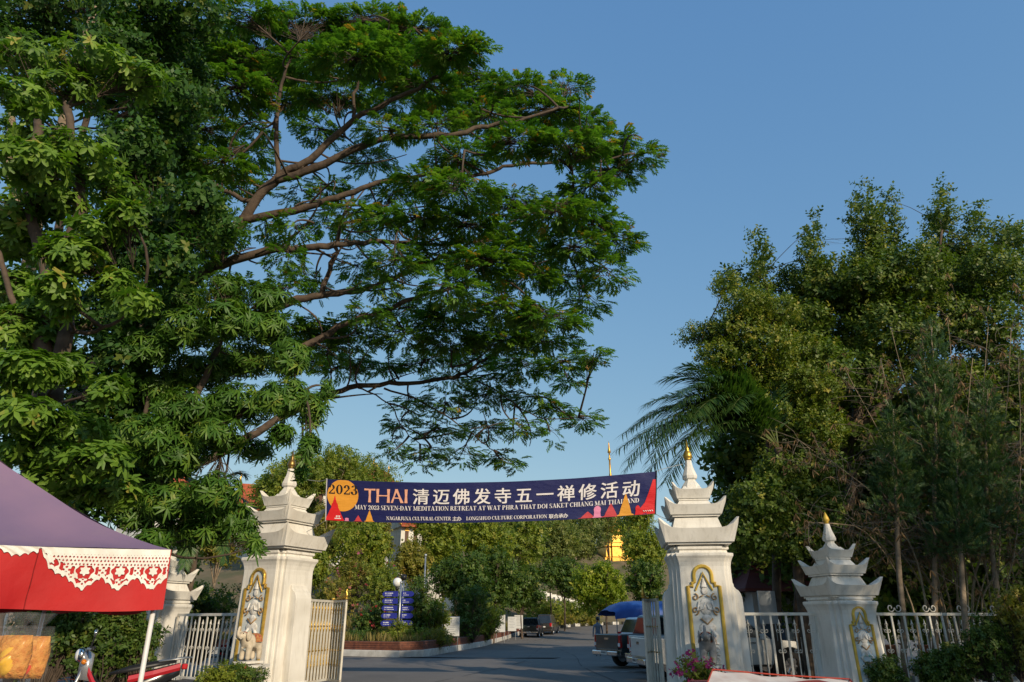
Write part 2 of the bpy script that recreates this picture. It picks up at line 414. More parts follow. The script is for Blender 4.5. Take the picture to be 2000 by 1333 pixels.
def frame_outline(hw, z0, zs, zt, n=8):
    """half-width hw, straight to zs, stepped shoulder, then a lobed arch up to zt"""
    st = hw*.28; pts = [(-hw, z0), (-hw, zs), (-hw+st, zs), (-hw+st, zs+st*.7)]
    r = hw-st*1.55; cz = zt-r
    pts.append((-r, zs+st*.7+.02))
    for i in range(n+1):
        a = math.pi-math.pi*i/n; pts.append((r*math.cos(a), cz+r*math.sin(a)))
    pts += [(r, zs+st*.7+.02), (hw-st, zs+st*.7), (hw-st, zs), (hw, zs), (hw, z0)]
    return pts
relief_white = M('relief_stucco', (.80,.78,.74), .75, scale=9, col2=(.50,.47,.42), bump=.4, bscale=40, dirt=.5)
relief_teal = M('relief_teal', (.16,.50,.42), .7, scale=9, col2=(.30,.52,.46), dirt=.3, dirtcol=(.5,.5,.45))
panel_blue = M('panel_pale_blue', (.52,.58,.60), .8, scale=4, col2=(.60,.62,.60), dirt=.6, dirtcol=(.42,.40,.34))
panel_blue2 = M('panel_sky_blue', (.36,.50,.60), .8, scale=4, col2=(.50,.57,.60), dirt=.5, dirtcol=(.42,.40,.34))
relief_rust = M('relief_worn_gold', (.50,.31,.12), .6, .2, scale=8, col2=(.33,.20,.10), dirt=.4)
def spiral(c, r, turns, a0, sgn, y, n=18):
    return [(c[0]+r*(1-.8*i/n)*math.cos(a0+sgn*2*math.pi*turns*i/n), y, c[1]+r*(1-.8*i/n)*math.sin(a0+sgn*2*math.pi*turns*i/n)) for i in range(n+1)]
def relief(parent, y, hw, z0, zt, gmat):
    """a standing deity in low stucco relief: pointed crown in a gold arch, joined hands, flame scrolls, a lotus below"""
    H = zt-z0; S = hw/.25
    def z(t): return z0+H*t
    MB().tube([(-.17*S,y,z(.80)),(-.06*S,y-.01,z(.90)),(0,y-.01,z(.965)),(.06*S,y-.01,z(.90)),(.17*S,y,z(.80))], .018*S, 6).obj('gold_arch', gmat, parent)
    b = MB()                                              # the figure itself is one relief
    b.ball((0,y,z(.795)), .062*S, 12, 8, 1, .3, 1.15); b.loft([[(r_*math.cos(2*math.pi*j/10), y+.35*r_*math.sin(2*math.pi*j/10), z(.825)+zz_) for j in range(10)] for r_, zz_ in ((.06*S,0),(.065*S,.03),(.045*S,.08),(.05*S,.095),(.028*S,.15),(.012*S,.22))])
    b.ball((0,y,z(.655)), .125*S, 14, 8, 1, .20, 1.25).ball((0,y,z(.545)), .085*S, 12, 8, 1.1, .22, 1.0).ball((0,y,z(.47)), .15*S, 14, 8, 1.1, .18, .7)
    for s in (-1, 1):
        b.tube([(s*.12*S,y,z(.70)),(s*.17*S,y-.012,z(.62)),(s*.05*S,y-.03,z(.635)),(0,y-.032,z(.69))], [.024*S,.021*S,.019*S,.015*S], 8)
        b.tube([(s*.05*S,y,z(.46)),(s*.17*S,y-.012,z(.40)),(s*.10*S,y-.012,z(.35)),(s*.02*S,y-.012,z(.36))], [.034*S,.034*S,.028*S,.02*S], 8)
    b.obj('deity_relief', relief_white, parent, smooth=True)
    g = MB()
    for s in (-1, 1):
        g.tube(spiral((s*.19*S, z(.74)), .07*S, 1.1, math.pi/2, s, y-.01), .012*S, 5)
        g.tube(spiral((s*.21*S, z(.62)), .08*S, 1.2, -math.pi/2, -s, y-.01), .014*S, 5)
        g.tube([(s*.03*S,y-.02,z(.755)),(s*.06*S,y-.02,z(.75)),(s*.10*S,y-.012,z(.74))], .012*S, 5)
    g.tube([(-.12*S,y-.02,z(.55)),(0,y-.03,z(.50)),(.12*S,y-.02,z(.55))], .016*S, 6)
    g.obj('gilded_scroll', relief_rust, parent, smooth=True)
    w = MB()
    for s in (-1, 1):
        for t, r in ((.29,.10),(.20,.09),(.12,.10)):
            w.tube(spiral((s*.13*S, z(t)), r*S, 1.2, math.pi*.3, s, y-.005), .02*S, 6)
    w.obj('flame_scroll', relief_white, parent, smooth=True)
    l = MB()
    for k, tz in ((5,.435),(5,.235),(3,.06)):
        for i in range(k):
            a = math.pi*(.12+.76*i/(k-1)); L = .15*S
            l.ball((math.cos(a)*L*.55, y-.01, z(tz)+math.sin(a)*L*.35), .055*S, 8, 6, .75, .2, 1.25)
    l.obj('lotus', relief_teal, parent, smooth=True)
    for t in (.33, .16): MB().tube([(-.1*S,y-.02,z(t)+.03),(0,y-.04,z(t)),(.1*S,y-.02,z(t)+.03)], .014*S, 6).obj('garland', relief_rust, parent, smooth=True)

def pillar(loc, rz, label, small=False, finial_mat=gold, frame_mat=gold_flat, pan=panel_blue, bulb=True):
    o = empty('gate_pillar', loc, rz, label, 'gate pillar', 'white stupa-roofed gate pillars')
    if not small:
        a, b, c = .55, .64, .73; zc = 3.12
        tiers = [(.97,.82,3.38,3.70,3.95,.52,4.00), (.76,.63,4.07,4.30,4.49,.36,4.44), (.53,.41,4.50,4.72,4.90,.20,4.84)]
        sp = [(.235,4.80),(.225,4.86),(.13,5.0),(.13,5.03),(.175,5.06),(.185,5.13),(.10,5.38),(.075,5.55)]
        fin = [(.06,0),(.10,.02),(.085,.04),(.115,.08),(.12,.13),(.095,.22),(.05,.29),(.06,.31),(.04,.35),(.004,.56)]; fz = 5.55
        hw, fz0, fzs, fzt = .37, .22, 2.36, 2.82
    else:
        a, b, c = .46, .56, .66; zc = 2.03
        tiers = [(.77,.645,2.17,2.40,2.60,.40,2.63), (.61,.50,2.69,2.88,3.06,.29,3.03), (.43,.33,3.09,3.26,3.41,.17,3.35)]
        sp = [(.20,3.32),(.10,3.46),(.10,3.49),(.145,3.52),(.15,3.58),(.085,3.80),(.06,3.94)]
        fin = [(.03,0),(.055,.02),(.05,.05),(.085,.09),(.075,.15),(.04,.23),(.004,.31)]; fz = 3.94
        hw, fz0, fzs, fzt = .29, .02, 1.5, 1.90
    # shaft: redented plan, slightly tapered, flared out under the roof
    prof = [(-.1,1.10),(.16,1.10),(.20,1.04),(zc*.5,1.0),(zc-.42,.965),(zc-.30,.97),(zc-.20,.995),(zc-.12,1.035),(zc-.06,1.085),(zc,1.09),(zc+.012,1.03)]
    MB().loft([[(x, y, z) for x, y in plus_plan(a, b, c, s)] for z, s in prof]).obj('shaft', white_wall, o, bevel=.012)
    cn = MB(); t0 = tiers[0][2]
    for z, s in ((zc+.014,.95),(zc+.07,.95)): pass
    cn.loft([[(x, y, z) for x, y in plus_plan(a, b, c, s)] for z, s in ((zc+.014,.93),(zc+.08,.90),(zc+.10,.97),(t0-.10,.97),(t0-.09,.86),(t0-.052,.86))]).obj('cornice', white_wall, o, bevel=.008)
    for t in tiers:
        mb = MB(); roof_tier(mb, *t); mb.obj('roof_tier', white_wall, o)
    for (t, u) in zip(tiers[:-1], tiers[1:]):
        w = t[5]; z0, z1 = t[6]-.03, u[2]-.052
        MB().loft([[(x,y,z) for x, y in plus_plan(w*.6, w*.8, w, s)] for z, s in ((z0,.98),((z0+z1)/2,.9),(z1,1.0))]).obj('neck', white_wall, o)
    MB().loft([[(x*r,y*r,z) for x, y in ((-1,-.5),(-.5,-1),(.5,-1),(1,-.5),(1,.5),(.5,1),(-.5,1),(-1,.5))] for r, z in sp]).obj('spire', white_wall, o, bevel=.006)
    MB().lathe(fin, (0,0,fz), 16).obj('finial', finial_mat, o, smooth=True)
    if not small:                                         # lower outer flanks with rounded shoulders
        for s in (-1, 1):
            mb = MB(); rings = []
            for z, xo in ((-.1,1.03),(.16,1.03),(.2,1.0),(1.9,.975),(2.12,.965),(2.2,.94),(2.27,.90),(2.31,.84),(2.36,.80),(2.44,.79)):
                xo -= .03; rings.append([(s*.5,-.30,z),(s*xo,-.30,z),(s*xo,.30,z),(s*.5,.30,z)])
            mb.loft(rings).obj('flank', white_wall, o, bevel=.01)
    # framed relief panel on the front
    yf = -c*1.0-.015
    out = frame_outline(hw, fz0, fzs, fzt)
    tilt = lambda z: -c*(1.04-.075*max(0, z)/zc)
    pb = MB(); n = len(out); pb.add([(x, tilt(z)-.006, z) for x, z in out], [tuple(range(n))]); pb.obj('panel', pan, o)
    fr = MB(); pts = [(x, tilt(z)-.01, z) for x, z in out] + [(out[0][0], tilt(out[0][1])-.01, out[0][1])]
    fr.tube(pts, .046 if not small else .038, 8, flat=1.0).obj('panel_frame', frame_mat, o, bevel=0)
    fr2 = MB(); k = .84; zm_ = (fz0+fzt)/2
    relief(o, -c*.995-.02, hw*.80, fz0+.05, fzt-.06, frame_mat)
    return o
RP = (4.70, 18.3, 0); LP_ = (-6.22, 19.4, 0); RS = (8.25, 18.6, 0); LS = (-10.45, 22.1, 0)
pillar(RP, R(-8), 'tall white gate pillar right of the gateway with bright gold finial', frame_mat=gold_flat)
pillar(LP_, R(-24), 'tall white gate pillar left of the gateway with dull bronze finial', finial_mat=bronze, frame_mat=gold)
pillar(RS, R(12), 'short white gate pillar at far right with small gold bud finial and blue panel', small=True, finial_mat=gold_flat, pan=panel_blue2)
pillar(LS, R(-24), 'short white gate pillar at far left, half hidden by the tent', small=True, frame_mat=gold)

# ================================================================== GATE LEAVES AND FENCES
def scroll_mesh(name, r, mat, tr=.008):
    mb = MB()
    for s in (-1, 1):
        mb.tube([(s*(r*1.05-.0)+r*(1-.75*i/16)*math.cos((0 if s < 0 else math.pi)-s*2*math.pi*1.1*i/16*(-1)), 0, r*(1-.75*i/16)*math.sin((0 if s < 0 else math.pi)-s*2*math.pi*1.1*i/16*(-1))) for i in range(17)], tr, 5)
    return mmesh(mb, name, mat, True)
spear = MB().lathe([(.006,-.02),(.008,0),(.03,.02),(.022,.05),(.004,.13)], n=6); 
for s in (-1,1): spear.tube([(0,0,0),(s*.035,0,.03),(s*.045,0,.0),(s*.03,0,-.01)], .006, 4)
SPEAR = mmesh(spear, 'spear_head', white_paint); SCROLL = scroll_mesh('scroll', .052, white_paint)
def fence(p0, p1, label, zt=1.78, pitch=.39, crest=False, z0=.1):
    p0, p1 = Vector(p0), Vector(p1); L = (p1-p0).length; a = math.atan2(p1.y-p0.y, p1.x-p0.x)
    o = empty('fence', (p0.x, p0.y, 0), a, label, 'fence', 'white iron fence panels between the pillars')
    for z, h in ((zt-.035,.07),(z0+.03,.06)): MB().box((L/2,0,z), (L,.05,h)).obj('rail', white_paint, o, bevel=.006)
    for x in (.03, L-.03): MB().box((x,0,(zt+z0)/2-.04), (.062,.054,zt-z0-.04)).obj('post', white_paint, o)
    bar = mmesh(MB().box((0,0,(zt-.072+z0+.062)/2), (.05,.03,zt-z0-.135)), 'bar', white_paint)
    thin = mmesh(MB().box((0,0,(zt-.29+z0+.062)/2), (.022,.022,zt-z0-.35)), 'spear_bar', white_paint)
    n = max(2, round(L/pitch)); d = L/n
    for i in range(n):
        if i: inst(bar, 'bar', o, (i*d,0,0))
        inst(thin, 'spear_bar', o, (i*d+d/2,0,0)); inst(SPEAR, 'spear_head', o, (i*d+d/2,0,zt-.29))
        for z in (zt-.42, zt-.88): inst(SCROLL, 'scroll', o, (i*d+d/2,0,z), sc=(d/.39, 1, 1))
    if crest:
        for x in np.arange(.9, L, 1.05): inst(scroll_mesh('crest_scroll', .11, white_paint, .014), 'crest_scroll', o, (x,0,zt+.115))
    return o
fence((5.68,18.6), (7.62,18.6), 'white iron fence panel between the tall and the short right pillars')
fence((8.9,18.75), (15.2,20.2), 'white iron fence running off right behind dark shrubs, scrolls on top', crest=True)
fence((-7.3,20.0), (-9.75,21.7), 'white iron fence panel between the two left pillars', pitch=.36)
fence((-11.1,22.4), (-17.0,25.0), 'white iron fence behind the tent on the left')
def gate_leaf(hinge, ends, label, crest, spind=True, z0=.08, zt=2.12, barmat=white_paint, pitch=.19):
    """two hinged panels, folded open"""
    o = empty('gate_leaf', (hinge[0], hinge[1], 0), 0, label, 'gate', 'white and gold driveway gate leaves')
    prev = Vector((0,0,0))
    spindle = mmesh(MB().lathe([(.010,0),(.010,.30),(.02,.33),(.024,.38),(.012,.42),(.018,.45),(.012,.48),(.010,1.15),(.022,1.19),(.026,1.25),(.012,1.30),(.02,1.34),(.010,1.37),(.010,1.60),(.022,1.64),(.016,1.70),(.028,1.74),(.004,1.88)], n=7), 'gold_spindle', gold, True)
    for q, e in enumerate(ends):
        e = Vector((e[0]-hinge[0], e[1]-hinge[1], 0)); d = e-prev; L = d.length; a = math.atan2(d.y, d.x); h = zt
        pn = bpy.data.objects.new('gate_panel', mmesh(MB().box((L/2,0,h-.03), (L,.05,.06)).box((L/2,0,z0+.03), (L,.05,.06)).box((.03,0,(z0+h)/2), (.06,.052,h-z0)).box((L-.03,0,(z0+h)/2), (.06,.052,h-z0)), 'gate_panel', white_paint)); link(pn, o)
        pn.location = prev; pn.rotation_euler = (0,0,a)
        n = max(3, round(L/pitch)); bar = mmesh(MB().box((0,0,(z0+h)/2), (.035,.04,h-z0-.125)), 'bar', barmat)
        for i in range(1, n):
            inst(bar, 'bar', pn, (L*i/n, 0, 0))
        for i in range(n if spind else 0): inst(spindle, 'gold_spindle', pn, (L*(i+.5)/n, 0, z0+.06))
        for z in (.85, 1.45): MB().box((L/2,.0,z), (L-.12,.018,.03)).obj('cross_rail', gold, pn)
        for x in (.03, L-.03): MB().ball((x,0,h+.035), .04, 8, 6).obj('knob', gold, pn, smooth=True)
        if crest and q == len(ends)-1:
            c = MB()
            for i in range(7):
                x = L*(.35+.6*i/6); hh = .06+.22*(i/6)**1.5
                c.tube([(x,0,h),(x+.03,0,h+hh*.5),(x-.02,0,h+hh*.8),(x+.02,0,h+hh)], [.03,.035,.022,.006], 6)
                c.tube(spiral((x-.03, h+.05), .045, 1.1, 0, 1, 0.0, 10), .01, 4)
            c.tube([(x_, 0, h+.02+.05*(x_/L)) for x_ in np.linspace(.1*L, L, 8)], .014, 5)
            c.obj('gilded_crest', gold, pn, smooth=True)
        prev = e
    return o
gate_leaf((-5.32,19.35), [(-5.06,20.9), (-4.52,20.2)], 'folded left gate leaf with gilded bars and curling gold crest', True)
gate_leaf((3.70,18.75), [(3.62,19.7), (3.36,18.95)], 'folded right gate leaf seen nearly edge on, topped with gold points', True, spind=False, pitch=.24)
# ================================================================== BANNER
GL = {}
def _g(ch, w, *pr): GL[ch] = (w, pr)
TK, TN = .19, .055
_g('A',.86,('l',.14,0,.42,1,TN),('l',.40,1,.70,0,TK),('h',.26,.62,.30),('s',.14,0),('s',.70,0))
_g('C',.78,('c',.42,.5,.40,.52,50,310),('h',.62,.70,.80),('v',.70,.68,1.0,.06),('v',.70,.06,.26,.05))
_g('D',.86,('v',.18,0,1,TK),('c',.36,.5,.44,.5,-90,90),('h',.10,.40,.975),('h',.10,.40,.025),('s',.12,1),('s',.12,0))
_g('E',.74,('v',.2,0,1,TK),('h',.1,.66,.972),('h',.1,.68,.028),('h',.2,.52,.51),('v',.64,.76,1,.06),('v',.66,0,.26,.06),('s',.14,1),('s',.14,0))
_g('G',.86,('c',.42,.5,.40,.52,45,320),('v',.70,.0,.42,TK),('h',.54,.86,.42),('v',.70,.7,1.0,.06))
_g('H',.94,('v',.22,0,1,TK),('v',.72,0,1,TK),('h',.22,.72,.51),('s',.22,0),('s',.22,1),('s',.72,0),('s',.72,1))
_g('I',.44,('v',.22,0,1,TK),('s',.22,0),('s',.22,1))
_g('J',.56,('v',.34,.2,1,TK),('c',.22,.16,.21,.18,180,360),('s',.34,1))
_g('K',.90,('v',.2,0,1,TK),('l',.3,.42,.72,1,TN),('l',.36,.55,.74,0,TK),('s',.2,0),('s',.2,1),('s',.72,1),('s',.74,0))
_g('L',.72,('v',.2,0,1,TK),('h',.1,.66,.028),('v',.64,0,.30,.06),('s',.2,1),('s',.14,0))
_g('M',1.10,('v',.18,0,1,TN),('v',.90,0,1,TK),('l',.2,1,.52,.06,TK),('l',.52,.06,.86,1,TN),('s',.18,0),('s',.14,1),('s',.90,0),('s',.92,1))
_g('N',.94,('v',.16,0,1,TN),('v',.78,0,1,TN),('l',.16,1,.78,0,TK),('s',.16,0),('s',.12,1),('s',.78,1))
_g('O',.88,('c',.44,.5,.42,.52,0,360))
_g('P',.76,('v',.2,0,1,TK),('c',.36,.735,.34,.265,-90,90),('h',.1,.40,.975),('h',.2,.40,.49),('s',.2,0))
_g('R',.88,('v',.2,0,1,TK),('c',.36,.745,.33,.255,-90,90),('h',.1,.40,.975),('h',.2,.40,.51),('l',.42,.5,.72,0,TK),('s',.2,0),('s',.76,0))
_g('S',.66,('c',.32,.74,.26,.27,60,270),('c',.32,.26,.28,.28,-120,90),('v',.56,.72,1,.05),('v',.07,0,.28,.05))
_g('T',.82,('v',.41,0,1,TK),('h',.06,.76,.972),('v',.08,.72,1,.05),('v',.74,.72,1,.05),('s',.41,0))
_g('U',.88,('v',.2,.3,1,TK),('v',.72,.3,1,TN),('c',.45,.3,.30,.32,180,360),('s',.2,1),('s',.72,1))
_g('V',.86,('l',.14,1,.45,0,TK),('l',.43,0,.72,1,TN),('s',.14,1),('s',.72,1))
_g('W',1.2,('l',.12,1,.38,0,TK),('l',.38,0,.60,1,TN),('l',.56,1,.84,0,TK),('l',.84,0,1.06,1,TN),('s',.12,1),('s',.56,1),('s',1.06,1))
_g('Y',.86,('l',.14,1,.44,.45,TK),('l',.44,.45,.72,1,TN),('v',.44,0,.5,TK),('s',.14,1),('s',.72,1),('s',.44,0))
_g('0',.66,('c',.33,.5,.31,.51,0,360)); _g('-',.4,('H',.04,.36,.38))
_g('2',.64,('c',.30,.72,.27,.28,-20,190),('l',.54,.66,.10,.08,.13),('H',.06,.60,.06),('v',.57,0,.26,.05))
_g('3',.62,('c',.28,.75,.25,.25,-90,170),('c',.28,.27,.29,.28,-190,90),('h',.2,.34,.52))
_g(' ',.30)
def glyph_polys(ch):
    w, pr = GL[ch]; out = []
    for q in pr:
        k = q[0]
        if k == 'v': x, a, b, t = q[1:]; out.append([(x-t/2,a),(x+t/2,a),(x+t/2,b),(x-t/2,b)])
        elif k == 'l': x0, y0, x1, y1, t = q[1:]; out.append([(x0-t/2,y0),(x0+t/2,y0),(x1+t/2,y1),(x1-t/2,y1)])
        elif k == 'h': a, b, y = q[1:]; out.append([(a,y-.032),(b,y-.032),(b,y+.032),(a,y+.032)])
        elif k == 'H': a, b, y = q[1:]; out.append([(a,y-.06),(b,y-.06),(b,y+.06),(a,y+.06)])
        elif k == 's': x, y = q[1:]; d = .05 if y == 0 else -.05; out.append([(x-.17,y),(x+.17,y),(x+.17,y+d),(x-.17,y+d)])
        elif k == 'c':
            cx, cy_, rx, ry, a0, a1 = q[1:]; n = max(4, int(abs(a1-a0)/24))
            pt = lambda a, ix, iy: (cx+(rx-ix)*math.cos(R(a)), cy_+(ry-iy)*math.sin(R(a)))
            for i in range(n):
                a, b = a0+(a1-a0)*i/n, a0+(a1-a0)*(i+1)/n
                out.append([pt(a,0,0), pt(b,0,0), pt(b,TK,TN), pt(a,TK,TN)])
    return w, out
def serif_text(txt, x0, x1, y, h):
    """polygons of a line of text set to run exactly from x0 to x1"""
    tot = sum(GL[c][0] for c in txt); sx = (x1-x0)/tot; x = x0; out = []
    for c in txt:
        w, pp = glyph_polys(c)
        out += [[(x+px*sx, y+py*h) for px, py in p] for p in pp]; x += w*sx
    return out
BU, BV = 1800.0, 235.0
_c = [P(638,936,18.9), P(1282,921,17.5), P(636,1017,18.9), P(1280,1004,17.5)]
def bsurf(x, y, off=0.0):
    u, v = x/BU, y/BV
    top = _c[0].lerp(_c[1], u); bot = _c[2].lerp(_c[3], u)
    top.z -= .18*4*u*(1-u); bot.z -= .13*4*u*(1-u)
    p = bot.lerp(top, v)
    w = .010*math.sin(9*u+2.2*v)+.006*math.sin(31*u-3*v) + .012*math.exp(-((1-u)/.10)**2)*math.sin(9*(v-(1-u)*6)) + .010*math.exp(-(u/.05)**2)*math.sin(8*v+20*u)
    p.y += w - off; p.x += off*.03
    return p
def bpoly(polys, off, step=.0004):
    mb = MB()
    for i, p in enumerate(polys): mb.add([bsurf(x, y, off+step*(i % 7)) for x, y in p], [tuple(range(len(p)))])
    return mb
def cloth(name, col, trans=.12, rough=.6):
    m, t, b = nodes(name); b.inputs['Base Color'].default_value = (*col,1); b.inputs['Roughness'].default_value = rough
    N, L = t.nodes.new, t.links.new
    tc = N('ShaderNodeTexCoord'); no = N('ShaderNodeTexNoise'); no.inputs['Scale'].default_value = 2.2; no.inputs['Detail'].default_value = 3
    mp = N('ShaderNodeMapping'); mp.inputs['Scale'].default_value = (1,1,3.2); mp.inputs['Rotation'].default_value = (0,.5,0)
    L(tc.outputs['Object'], mp.inputs[0]); L(mp.outputs[0], no.inputs['Vector'])
    bp = N('ShaderNodeBump'); bp.inputs['Strength'].default_value = .6; bp.inputs['Distance'].default_value = .05; L(no.outputs['Fac'], bp.inputs['Height']); L(bp.outputs[0], b.inputs['Normal'])
    MATS[name] = m; return m
navy = cloth('banner_navy', (.005,.008,.085)); amber = cloth('banner_amber', (.75,.33,.035)); red = cloth('banner_red', (.66,.012,.015)); pink = cloth('banner_pink', (.75,.25,.42))
offw = cloth('banner_white', (.78,.74,.74)); salmon = cloth('banner_salmon', (.80,.40,.27)); inkblack = cloth('banner_black', (.012,.010,.012)); rose = cloth('banner_rose', (.55,.05,.06))
nu, nv = 150, 14
bn = MB().add([bsurf(BU*i/nu, BV*j/nv) for j in range(nv+1) for i in range(nu+1)], [(j*(nu+1)+i, j*(nu+1)+i+1, (j+1)*(nu+1)+i+1, (j+1)*(nu+1)+i) for j in range(nv) for i in range(nu)]).obj('banner', navy, smooth=True)
tag(bn, 'navy event banner with large white lettering strung across the gateway', 'banner')
def disc(cx, cy_, r, off, mat, name, xmin=0):
    mb = MB(); n = 8
    for k in range(n):
        for j in range(36):
            a, b = 2*math.pi*j/36, 2*math.pi*(j+1)/36; r0, r1 = r*k/n, r*(k+1)/n
            q = [(cx+rr*math.cos(t), cy_+rr*math.sin(t)) for rr, t in ((r0,a),(r1,a),(r1,b),(r0,b))]
            if k == 0: q = q[1:]
            mb.add([bsurf(max(xmin+3, x), min(y, BV-1.5), off) for x, y in q], [tuple(range(len(q)))])
    return mb.obj(name, mat, bn, smooth=False)
disc(97, 146, 91, .007, amber, 'printed_moon')
def silhouette(half, x, y0, sx, sy, off, mat, name):
    """a stupa or shrine outline, cut in slices that follow the cloth"""
    mb = MB()
    for (w0, h0), (w1, h1) in zip(half[:-1], half[1:]):
        k = max(1, int(abs(h1-h0)*sy/9))
        for i in range(k):
            a, b = i/k, (i+1)/k; wa, wb = w0+(w1-w0)*a, w0+(w1-w0)*b; ha, hb = h0+(h1-h0)*a, h0+(h1-h0)*b
            c = lambda xx: min(max(xx, 2), BU-3)
            mb.add([bsurf(c(x-wa*sx), y0+ha*sy, off), bsurf(c(x+wa*sx), y0+ha*sy, off), bsurf(c(x+wb*sx), y0+hb*sy, off), bsurf(c(x-wb*sx), y0+hb*sy, off)], [(0,1,2,3)])
    mb.obj(name, mat, bn)
ST_ = [(1,0),(.86,.1),(.66,.26),(.50,.42),(.36,.52),(.30,.68),(.20,.72),(.14,.82),(.10,.84),(.03,1)]
CO_ = [(1,0),(.95,.05),(.72,.08),(.52,.38),(.30,.66),(.12,.9),(.02,1)]
BE_ = [(1,0),(.9,.05),(.7,.12),(.62,.45),(.72,.68),(.6,.86),(.25,.97),(.04,1)]
silhouette(ST_, 52, 2, 58, 138, .012, red, 'printed_stupa'); silhouette(BE_, 124, 2, 16, 18, .011, pink, 'printed_lotus')
silhouette(CO_, 190, 2, 26, 34, .011, rose, 'printed_shrine'); silhouette(CO_, 255, 2, 29, 64, .012, amber, 'printed_stupa')
silhouette(CO_, 1450, 2, 50, 36, .011, rose, 'printed_shrine'); silhouette(BE_, 1500, 2, 26, 66, .013, pink, 'printed_stupa'); silhouette(CO_, 1570, 2, 46, 74, .011, rose, 'printed_shrine')
silhouette(CO_, 1645, 2, 44, 122, .021, amber, 'printed_stupa'); silhouette(BE_, 1708, 2, 16, 52, .012, red, 'printed_stupa'); silhouette([(1,0),(.8,.16),(.5,.34),(.32,.6),(.2,.8),(.08,1)], 1790, 2, 92, 188, .012, red, 'printed_stupa')
bpoly([[(60+i*9, 22-abs(i-1)*4), (66+i*9, 22), (66+i*9, 32), (60+i*9, 30)] for i in range(3)]+[[(52,12),(90,12),(90,17),(52,17)]], .017).obj('printed_highlight', offw, bn)
bpoly([[(1735+i*11, 14+random.uniform(-4,12)), (1743+i*11, 14), (1742+i*11, 21), (1736+i*11, 24)] for i in range(5)], .017).obj('printed_highlight', offw, bn)
for i_, ch_ in enumerate('2023'): bpoly(serif_text(ch_, 12+i_*44, 54+i_*44, 152, 54), .014).obj('letter', inkblack, bn)
# THAI in a flared roman without serifs
def flare(x0, y0, x1, y1, t0, t1):
    m = .72; xm, ym = (x0+x1)/2, (y0+y1)/2; tm = min(t0, t1)*m
    if abs(y1-y0) > abs(x1-x0)*.3: return [[(x0-t0/2,y0),(x0+t0/2,y0),(xm+tm/2,ym),(xm-tm/2,ym)],[(xm-tm/2,ym),(xm+tm/2,ym),(x1+t1/2,y1),(x1-t1/2,y1)]]
    return [[(x0,y0-t0/2),(xm,ym-tm/2),(xm,ym+tm/2),(x0,y0+t0/2)],[(xm,ym-tm/2),(x1,y1-t1/2),(x1,y1+t1/2),(xm,ym+tm/2)]]
th = {}
for s in ((222,186,286,186,11,11),(254,112,254,186,17,15),(300,112,300,191,17,17),(362,112,362,191,17,17),(303,152,360,152,8,8),(382,112,408,192,12,14),(406,192,440,112,16,18),(392,140,428,140,8,8),(462,112,462,191,17,17)): th.setdefault(0 if s[2] < 290 else 1 if s[2] < 370 else 2 if s[2] < 450 else 3, []).extend(flare(*s))
for q_ in th.values(): bpoly(q_, .014).obj('letter', salmon, bn)
bpoly(serif_text('MAY 2023 SEVEN-DAY MEDITATION RETREAT AT WAT PHRA THAT DOI SAKET CHIANG MAI THAILAND', 168, 1716, 70, 25), .014).obj('lettering', offw, bn, kind='stuff')
bpoly(serif_text('NAGARJUNA CULTURAL CENTER', 352, 717, 14, 20), .014).obj('lettering', offw, bn, kind='stuff')
bpoly(serif_text('LONGSHUO CULTURE CORPORATION', 800, 1237, 14, 20), .014).obj('lettering', offw, bn, kind='stuff')
def cjk(txt, x0, x1, y0, y1, bold):
    n = len(txt)
    for i, ch in enumerate(txt):
        mb = MB(); cu = bpy.data.curves.new('t', 'FONT'); cu.body = ch; cu.size = 1.0; cu.resolution_u = 3
        to = bpy.data.objects.new('t', cu); COL.objects.link(to)
        dg = bpy.context.evaluated_depsgraph_get(); me = bpy.data.meshes.new_from_object(to.evaluated_get(dg))
        cw = (x1-x0)/n; s = (y1-y0)/.92
        if len(me.vertices):
            xs = [v.co.x for v in me.vertices]; 
            # the em box of a wide character is one unit; centre each in its cell
            for q, (ox, oy) in enumerate(((-1,-.5),(1,-.5),(-1,.5),(1,.5),(0,0))):
                vs = [bsurf(x0+cw*i+cw/2+(v.co.x-.5+ox*bold)*s*.98, y0+(v.co.y+.08+oy*bold)*s, .0145+q*.0006) for v in me.vertices]
                mb.add(vs, [tuple(p.vertices) for p in me.polygons])
        bpy.data.objects.remove(to); bpy.data.meshes.remove(me); bpy.data.curves.remove(cu)
        mb.obj('letter', offw, bn)
cjk('清迈佛发寺五一禅修活动', 490, 1728, 106, 196, .016)
cjk('主办', 724, 774, 10, 35, .02)
cjk('联合承办', 1246, 1347, 10, 35, .02)
for a, b in ((0,0),(BU,0)):
    MB().tube([bsurf(a, -4), bsurf(a, BV/2), bsurf(a, BV+4)], .016, 6).obj('end_batten', M('grey_batten', (.5,.48,.5), .5) if a == 0 else inkblack, bn)
rope = M('nylon_rope', (.30,.32,.34), .8)
MB().tube(smooth_path([bsurf(0,0), P(612,1032,19.2), P(585,1046,19.6)], 4), .008, 5).obj('rope', rope, bn)
MB().tube(smooth_path([bsurf(0,BV), P(618,940,19.2), P(560,930,19.9)], 4), .008, 5).obj('rope', rope, bn)
MB().tube(smooth_path([bsurf(BU,BV), P(1300,915,17.8), P(1342,905,18.5)], 4), .008, 5).obj('rope', rope, bn)
MB().tube(smooth_path([bsurf(BU,0), P(1296,1012,17.9), P(1318,1018,18.3)], 4), .008, 5).obj('rope', rope, bn)
